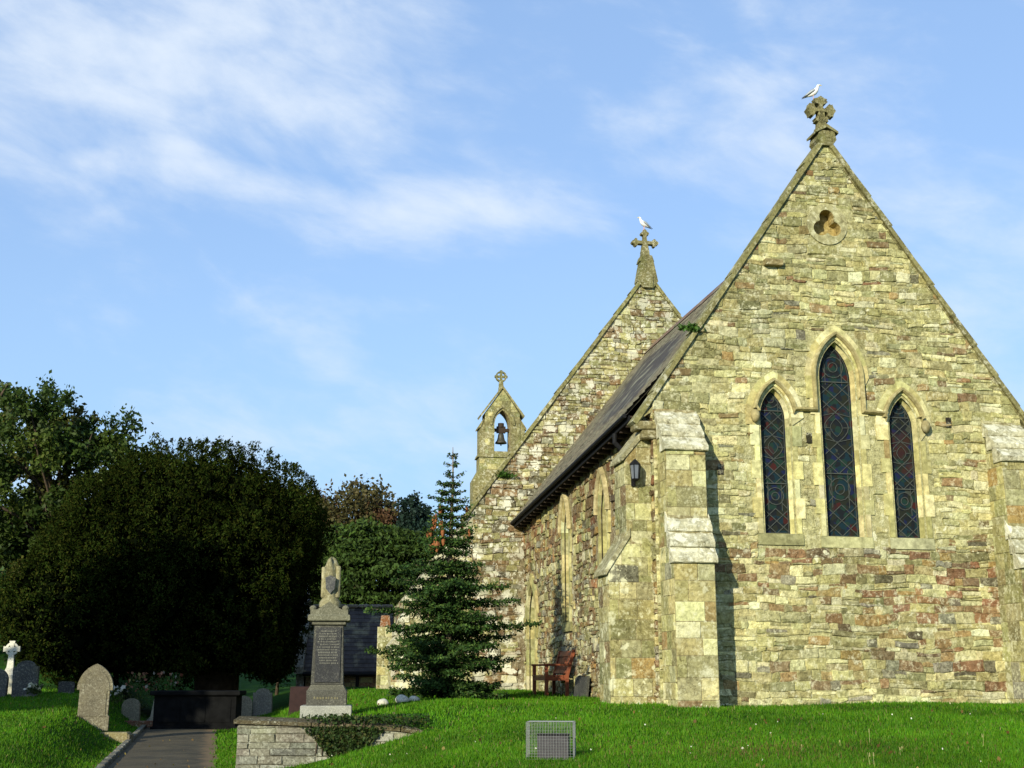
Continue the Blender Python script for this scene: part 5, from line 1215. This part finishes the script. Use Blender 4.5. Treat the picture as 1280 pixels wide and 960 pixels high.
for i in range(rows):
    f0, f1 = i / rows, min(1, (i + 1.2) / rows); x = -1.35
    while x < 1.5:
        w_ = rng.uniform(0.2, 0.32); xe = min(x + w_ - 0.006, 1.5); g = rng.uniform(0.75, 1.2)
        P_ = lambda f, h: (-0.2 + 1.8 * f, ze + (zr - ze) * f + h)
        (ya, za), (yb_, zb_) = P_(f0, 0.03), P_(f1, 0.005)
        mb.add([(x, ya, za), (xe, ya, za), (xe, yb_, zb_), (x, yb_, zb_), (x, ya, za - 0.02), (xe, ya, za - 0.02)], [(0, 1, 2, 3), (0, 4, 5, 1)], (0.060 * g, 0.052 * g, 0.050 * g)); x += w_
mb.add([(-1.35, 1.6, zr), (1.5, 1.6, zr), (1.5, 3.4, ze), (-1.35, 3.4, ze)], [(0, 1, 2, 3)], (0.055, 0.05, 0.05))
mb.add([(-1.35, -0.2, ze - 0.03), (1.5, -0.2, ze - 0.03), (1.5, 1.6, zr - 0.03), (-1.35, 1.6, zr - 0.03)], [(0, 1, 2, 3)], (0.03, 0.03, 0.03))
rf = mb.build('roof', M_SLATE, sh_, fix=False)
mb = MB()
for k in range(7): mb.box(-1.35 + 0.405 * k, -1.35 + 0.405 * k + 0.39, 1.50, 1.72, zr - 0.02, zr + 0.10, (0.20, 0.175, 0.14), ch=0.03)
mb.build('ridge_tiles', M_RETAIN, rf)
mb = MB(); mb.prism([(-0.25, ze - 0.05), (1.6, zr + 0.02), (1.6, zr + 0.20), (-0.25, ze + 0.18)], lambda s, t, d: (-1.36 - d, s, t), 0.0, 0.30, (0.20, 0.20, 0.17)); mb.prism([(0.0, -0.3), (3.2, -0.3), (3.2, ze), (1.6, zr), (0.0, ze)], lambda s, t, d: (-1.35 - d, s, t), 0.0, 0.26, (0.2, 0.19, 0.15))
mb.build('gable_coping', stone_mat('lichened_coping', (0, 1.2), algae=0.1, dirt=0.8, lscale=9, lcol=(0.42, 0.42, 0.36)), sh_)
mb = MB(); mb.lathe([(0.10, 0), (0.12, 0.05), (0.05, 0.12), (0.035, 0.5), (0.012, 0.95)], (-1.50, 1.6, zr + 0.19), 8); mb.build('finial', M_RETAIN, sh_)
mb = MB(); mb.tube([(0.42, -0.08, ze - 0.05), (0.42, -0.08, -0.3)], 0.055, 8); mb.tube([(-1.35, -0.26, ze - 0.06), (1.5, -0.26, ze - 0.06)], 0.06, 8); mb.build('rainwater_pipe', M_BLACK, sh_)
# gate pier with an orange top, behind the spruce
gpx, gpy = -3.36, 33.2; gpz = Hs(gpx, gpy) - 0.1
gp = empty('stone_pier', (gpx, gpy, gpz), 0.1, 'pale stone pier with an orange capstone between the shed and the spruce', 'pier')
mb = MB(); mb.box(-0.20, 0.20, -0.2, 0.2, -0.2, 1.72, (0.30, 0.27, 0.18)); stones(mb, lambda s, t, d: (s, -0.2 - d, t), [(-0.2, 0), (0.2, 0), (0.2, 1.72), (-0.2, 1.72)], (0.2, 0.34), (0.2, 0.42), PAL_B, (0.004, 0.015), 0.012, None, 0.005, 0, 110, 0, 0.008); mb.build('shaft', M_ASH, gp)
mb = MB(); mb.box(-0.14, 0.14, -0.15, 0.15, 1.72, 2.02, (0.20, 0.085, 0.035), taper=0.03, ch=0.015); mb.build('capstone', M_RETAIN, gp)

# ------------------------------------------------------------------ bench, slate slab, lantern, cage
CM = Matrix.Translation((2.448, 21.0, 0)) @ Matrix.Rotation(AL, 4, 'Z')
def C2W(x, y): p = CM @ Vector((x, y, 0)); return p.x, p.y
bx_, by_ = C2W(-0.42, 6.55); bz_ = Hs(bx_, by_) + 0.01
bench = empty('bench', (bx_, by_, bz_), AL, 'reddish brown slatted wooden bench against the chancel side wall', 'bench')
BW, BL = 0.54, 1.35                       # back towards +x (the wall), length along y
rk = 0.13
def sl(mb, p, q, w, t):
    mb.prism([(-w, -t), (w, -t), (w, t), (-w, t)], (lambda p, q: (lambda s, u, d: tuple(Vector(p) + (Vector(q) - Vector(p)) * d + Vector((0, 0, s)) * 0 + Vector((u, 0, s)))))(p, q), 0, 1)
for y0_ in (-BL / 2, BL / 2 - 0.07):
    mb = MB(); mb.box(-BW / 2, -BW / 2 + 0.07, y0_, y0_ + 0.07, 0, 0.64); mb.build('leg', M_WOOD, bench)
    mb = MB(); mb.prism([(BW / 2 - 0.10, 0), (BW / 2 - 0.03, 0), (BW / 2 - 0.03, 0.42), (BW / 2 + rk, 0.97), (BW / 2 + rk - 0.07, 0.97), (BW / 2 - 0.10, 0.42)], lambda s, t, d: (s, d, t), y0_, y0_ + 0.07); mb.build('leg', M_WOOD, bench)
    mb = MB(); mb.box(-BW / 2 - 0.03, BW / 2 + 0.03, y0_ - 0.01, y0_ + 0.08, 0.64, 0.68, ch=0.008); mb.build('armrest', M_WOOD, bench)
mb = MB()
for k in range(5): mb.box(-BW / 2 - 0.01 + 0.105 * k, -BW / 2 + 0.08 + 0.105 * k, -BL / 2 + 0.002, BL / 2 - 0.002, 0.42, 0.445)
mb.box(-BW / 2 + 0.015, -BW / 2 + 0.05, -BL / 2 + 0.07, BL / 2 - 0.07, 0.33, 0.418)
for y0_ in (-BL / 2 + 0.01, BL / 2 - 0.06): mb.box(-BW / 2 + 0.07, BW / 2 - 0.10, y0_, y0_ + 0.05, 0.33, 0.418)
mb.build('seat', M_WOOD, bench)
mb = MB(); tilt = math.atan2(rk, 0.55); Mb = Matrix.Translation((BW / 2 - 0.065, 0, 0.42)) @ Matrix.Rotation(tilt + 0.08, 4, 'Y')
mb.box(-0.025, 0.025, -BL / 2 + 0.07, BL / 2 - 0.07, 0.44, 0.55, M=Mb); mb.box(-0.02, 0.02, -BL / 2 + 0.07, BL / 2 - 0.07, 0.06, 0.12, M=Mb)
for k in range(11): y0_ = -BL / 2 + 0.12 + k * 0.105; mb.box(-0.01, 0.01, y0_, y0_ + 0.06, 0.12, 0.44, M=Mb)
mb.build('backrest', M_WOOD, bench)
sx1, sy1 = C2W(-0.12, 4.95); ss = empty('slate_slab', (sx1, sy1, Hs(sx1, sy1)), AL, 'dark slate grave slab leaning on the wall right of the bench', 'gravestone')
mb = MB(); mb.prism([(-0.5, -0.05), (0.55, -0.05), (0.55, 0.40), (0.25, 0.46), (-0.1, 0.42), (-0.5, 0.45)], lambda s, t, d: (d + 0.10 * t, s, t), -0.05, 0.0, (0.05, 0.05, 0.045)); mb.build('slab', M_GRAN, ss)

lxw, lyw = C2W(-0.34, -0.02); ln = empty('wall_lantern', (lxw, lyw, 5.02), AL, 'black lantern fixed to the left corner buttress of the chancel', 'lantern'); ln.scale = (0.85,) * 3
mb = MB(); mb.lathe([(0.03, -0.20), (0.075, -0.17), (0.085, -0.15)], (0, 0, 0), 6); mb.lathe([(0.12, 0.13), (0.11, 0.16), (0.05, 0.22), (0.02, 0.25)], (0, 0, 0), 6)
for k in range(6): a = math.pi / 3 * k; mb.tube([(0.085 * math.cos(a), 0.085 * math.sin(a), -0.15), (0.11 * math.cos(a), 0.11 * math.sin(a), 0.135)], 0.009, 5)
mb.build('frame', M_BLACK, ln)
mb = MB(); mb.lathe([(0.075, -0.15), (0.098, 0.135)], (0, 0, 0), 6); mb.build('pane', plain('lantern_glass', (0.13, 0.14, 0.16), 0.2, 0.5, 0.1, 8, bstr=0), ln)
mb = MB(); mb.tube([(0, 0, -0.18), (0, 0.06, -0.24), (0, 0.15, -0.20)], 0.014, 6); mb.box(-0.045, 0.045, 0.145, 0.165, -0.28, -0.10); mb.build('bracket', M_BLACK, ln)

cgx, cgy = 0.42, 13.75; cgz = Hs(cgx, cgy) - 0.02
cage = empty('wire_cage', (cgx, cgy, cgz), math.radians(-7), 'small open wire mesh cage standing on the grass', 'cage')
wc, dc, hc, rW = 0.50, 0.36, 0.41, 0.0011
def mesh_panel(p0, u, v, nu, nv, name):
    mb = MB(); p0, u, v = Vector(p0), Vector(u), Vector(v)
    for i in range(nu + 1): r_ = rW * (2.0 if i in (0, nu) else 1.0); mb.tube([p0 + u * i / nu, p0 + u * i / nu + v], r_, 4, cap=False)
    for j in range(nv + 1): r_ = rW * (2.0 if j in (0, nv) else 1.0); mb.tube([p0 + v * j / nv, p0 + v * j / nv + u], r_, 4, cap=False)
    mb.build(name, M_WIRE, cage, fix=False)
x0, y0_, z0 = -wc / 2, -dc / 2, 0
mesh_panel((x0, y0_, z0), (wc, 0, 0), (0, 0, hc), 17, 14, 'mesh_panel'); mesh_panel((x0, -y0_, z0), (wc, 0, 0), (0, 0, hc), 17, 14, 'mesh_panel')
mesh_panel((x0, y0_, z0), (0, dc, 0), (0, 0, hc), 12, 14, 'mesh_panel'); mesh_panel((-x0, y0_, z0), (0, dc, 0), (0, 0, hc), 12, 14, 'mesh_panel')
mesh_panel((x0, y0_, hc), (wc, 0, 0), (0, dc, 0), 17, 12, 'mesh_panel')
gl = empty('metal_box', (cgx + 0.02, cgy - 0.02, cgz), math.radians(-7), 'dull grey box standing inside the wire mesh cage', 'box')
mb = MB(); mb.box(-0.16, 0.17, -0.08, 0.10, 0.0, 0.27, ch=0.006); mb.build('case', M_TIN, gl)
mb = MB(); mb.box(-0.165, 0.175, -0.085, 0.105, 0.27, 0.285); mb.build('lid', M_BLACK, gl)

# pale stones at the foot of the spruce
for i, (x, y, s, lab) in enumerate(((-1.98, 22.9, 0.13, 'larger white stone at the foot of the spruce'), (-2.32, 22.8, 0.10, 'smaller pale stone at the foot of the spruce, to the left'), (-1.76, 22.95, 0.10, 'small pale stone right of the larger white one under the spruce'))):
    bm = bmesh.new(); bmesh.ops.create_icosphere(bm, subdivisions=3, radius=s)
    for v in bm.verts: v.co *= 1 + 0.28 * mnoise.noise(v.co * 7 + Vector((i * 3, 0, 0))); v.co.z *= 0.75
    m_ = bpy.data.meshes.new('stone'); bm.to_mesh(m_); bm.free()
    a = m_.color_attributes.new('col', 'FLOAT_COLOR', 'POINT'); a.data.foreach_set('color', [0.55, 0.53, 0.44, 1] * len(m_.vertices))
    o = link_mesh('stone', m_, M_GRAVE); o.location = (x, y, Hs(x, y) + s * 0.45); tag(o, lab, 'stone', 'pale stones under the spruce')

# little plants rooted in the masonry
for (lx, ly, z, s, lab) in ((0.72, -0.06, 7.58, 0.17, 'green tuft of weed growing on the left coping of the front gable'), (-0.55, LEN - 0.08, 6.72, 0.2, 'green tuft growing on the nave wall below its coping')):
    x, y = C2W(lx, ly); p = empty('wall_weed', (x, y, z), AL, lab, 'plant', 'weeds rooted in the church masonry'); n = 160
    C = nr.normal(size=(n, 3)) * np.array([s, s * 0.35, s * 0.5]) * 0.6; C[:, 2] = np.abs(C[:, 2]); C[:, 1] = -np.abs(C[:, 1])
    np_mesh('leaves', leaf_quads(C, nr.uniform(0.03, 0.07, n), None, 0.4), 4, tint((0.05, 0.11, 0.015), n, 0.35), M_LEAF, p)

# ------------------------------------------------------------------ gulls
def gull(loc, rz, label, s=1.0):
    o = empty('gull', loc, rz, label, 'bird', 'gulls perched on the gable crosses')
    nn = 14
    # body spine from tail to bill along +x, one closed skin
    sec = [(-0.235, 0.115, 0.006, 0.004), (-0.20, 0.125, 0.020, 0.014), (-0.13, 0.15, 0.045, 0.045), (-0.05, 0.19, 0.068, 0.078), (0.03, 0.235, 0.075, 0.088), (0.09, 0.29, 0.060, 0.070), (0.125, 0.345, 0.040, 0.042),
           (0.135, 0.385, 0.038, 0.038), (0.150, 0.415, 0.040, 0.038), (0.178, 0.425, 0.030, 0.028), (0.198, 0.420, 0.014, 0.013), (0.232, 0.413, 0.008, 0.009), (0.252, 0.404, 0.002, 0.003)]
    mb = MB(); vs_, cs_ = [], []
    for j, (x, z, ry, rz_) in enumerate(sec):
        a = sec[max(j - 1, 0)]; b = sec[min(j + 1, len(sec) - 1)]; d = Vector((b[0] - a[0], 0, b[1] - a[1])).normalized(); up_ = Vector((-d.z, 0, d.x))
        for k in range(nn):
            t = 2 * math.pi * k / nn; p = Vector((x, 0, z)) + Vector((0, 1, 0)) * ry * math.cos(t) + up_ * rz_ * math.sin(t); vs_.append(tuple(p * s))
            cs_.append((0.75, 0.55, 0.08) if j >= 10 else (0.80, 0.79, 0.77))
    mb.v, mb.c = vs_, cs_
    for j in range(len(sec) - 1):
        for k in range(nn): mb.f.append([j * nn + k, j * nn + (k + 1) % nn, (j + 1) * nn + (k + 1) % nn, (j + 1) * nn + k]); mb.m.append(0)
    mb.f += [list(range(nn)), list(range((len(sec) - 1) * nn, len(sec) * nn))]; mb.m += [0, 0]
    mb.build('body', M_WHITE, o, True)
    for sg in (-1, 1):
        w_ = MB(); sc2 = [(0.075, 0.27, 0.01), (0.03, 0.27, 0.045), (-0.06, 0.225, 0.05), (-0.16, 0.165, 0.035), (-0.27, 0.105, 0.012), (-0.31, 0.085, 0.002)]
        vv, ff, cc_ = [], [], []
        for j, (x, z, h) in enumerate(sc2):
            yy = sg * (0.062 if j in (0,) else (0.082 if j < 3 else (0.06 if j == 3 else 0.03)))
            for dz, dy in ((h, -0.008), (0, 0.012), (-h, 0.0), (0, -0.014)): vv.append(tuple(Vector((x, yy + sg * dy, z + dz)) * s))
        for j in range(len(sc2) - 1):
            for k in range(4): ff.append((j * 4 + k, j * 4 + (k + 1) % 4, j * 4 + 4 + (k + 1) % 4, j * 4 + 4 + k))
        ff += [(0, 1, 2, 3), (20, 21, 22, 23)]
        b0 = 0; w_.add(vv[:16], [], (0.36, 0.38, 0.40)); w_.add(vv[16:], [], (0.03, 0.03, 0.035)); w_.f = [list(f) for f in ff]; w_.m = [0] * len(ff)
        w_.build('wing', M_WHITE, o, True)
        lg = MB(); lg.tube([(0.01 * s, sg * 0.03 * s, 0.17 * s), (0.0, sg * 0.032 * s, 0.075 * s), (0.01 * s, sg * 0.034 * s, 0.004)], 0.008 * s, 6, (0.62, 0.36, 0.30))
        for da in (-0.45, 0, 0.45): lg.tube([(0.01 * s, sg * 0.034 * s, 0.006), ((0.01 + 0.05 * math.cos(da)) * s, (sg * 0.034 + 0.05 * math.sin(da)) * s, 0.004)], [0.006 * s, 0.003 * s], 5, (0.62, 0.36, 0.30))
        lg.build('leg', M_WHITE, o, True)
        ey_ = MB(); ey_.lathe([(0.001, -0.006), (0.006, 0), (0.001, 0.006)], (0.160 * s, sg * 0.034 * s, 0.425 * s), 8, (0.01, 0.01, 0.01)); ey_.build('eye', M_WHITE, o, True)
    return o
gx_, gy_ = C2W(AXC - 0.12, yc); gull((gx_, gy_, GA + 0.885), AL + math.radians(-25), 'white gull facing right on the front gable wheel cross', 0.70)
gx_, gy_ = C2W(AX, ynf); gull((gx_, gy_, NA + 1.375), AL + math.radians(180 + 12), 'white gull with dark tail facing left on the nave gable cross', 0.85)
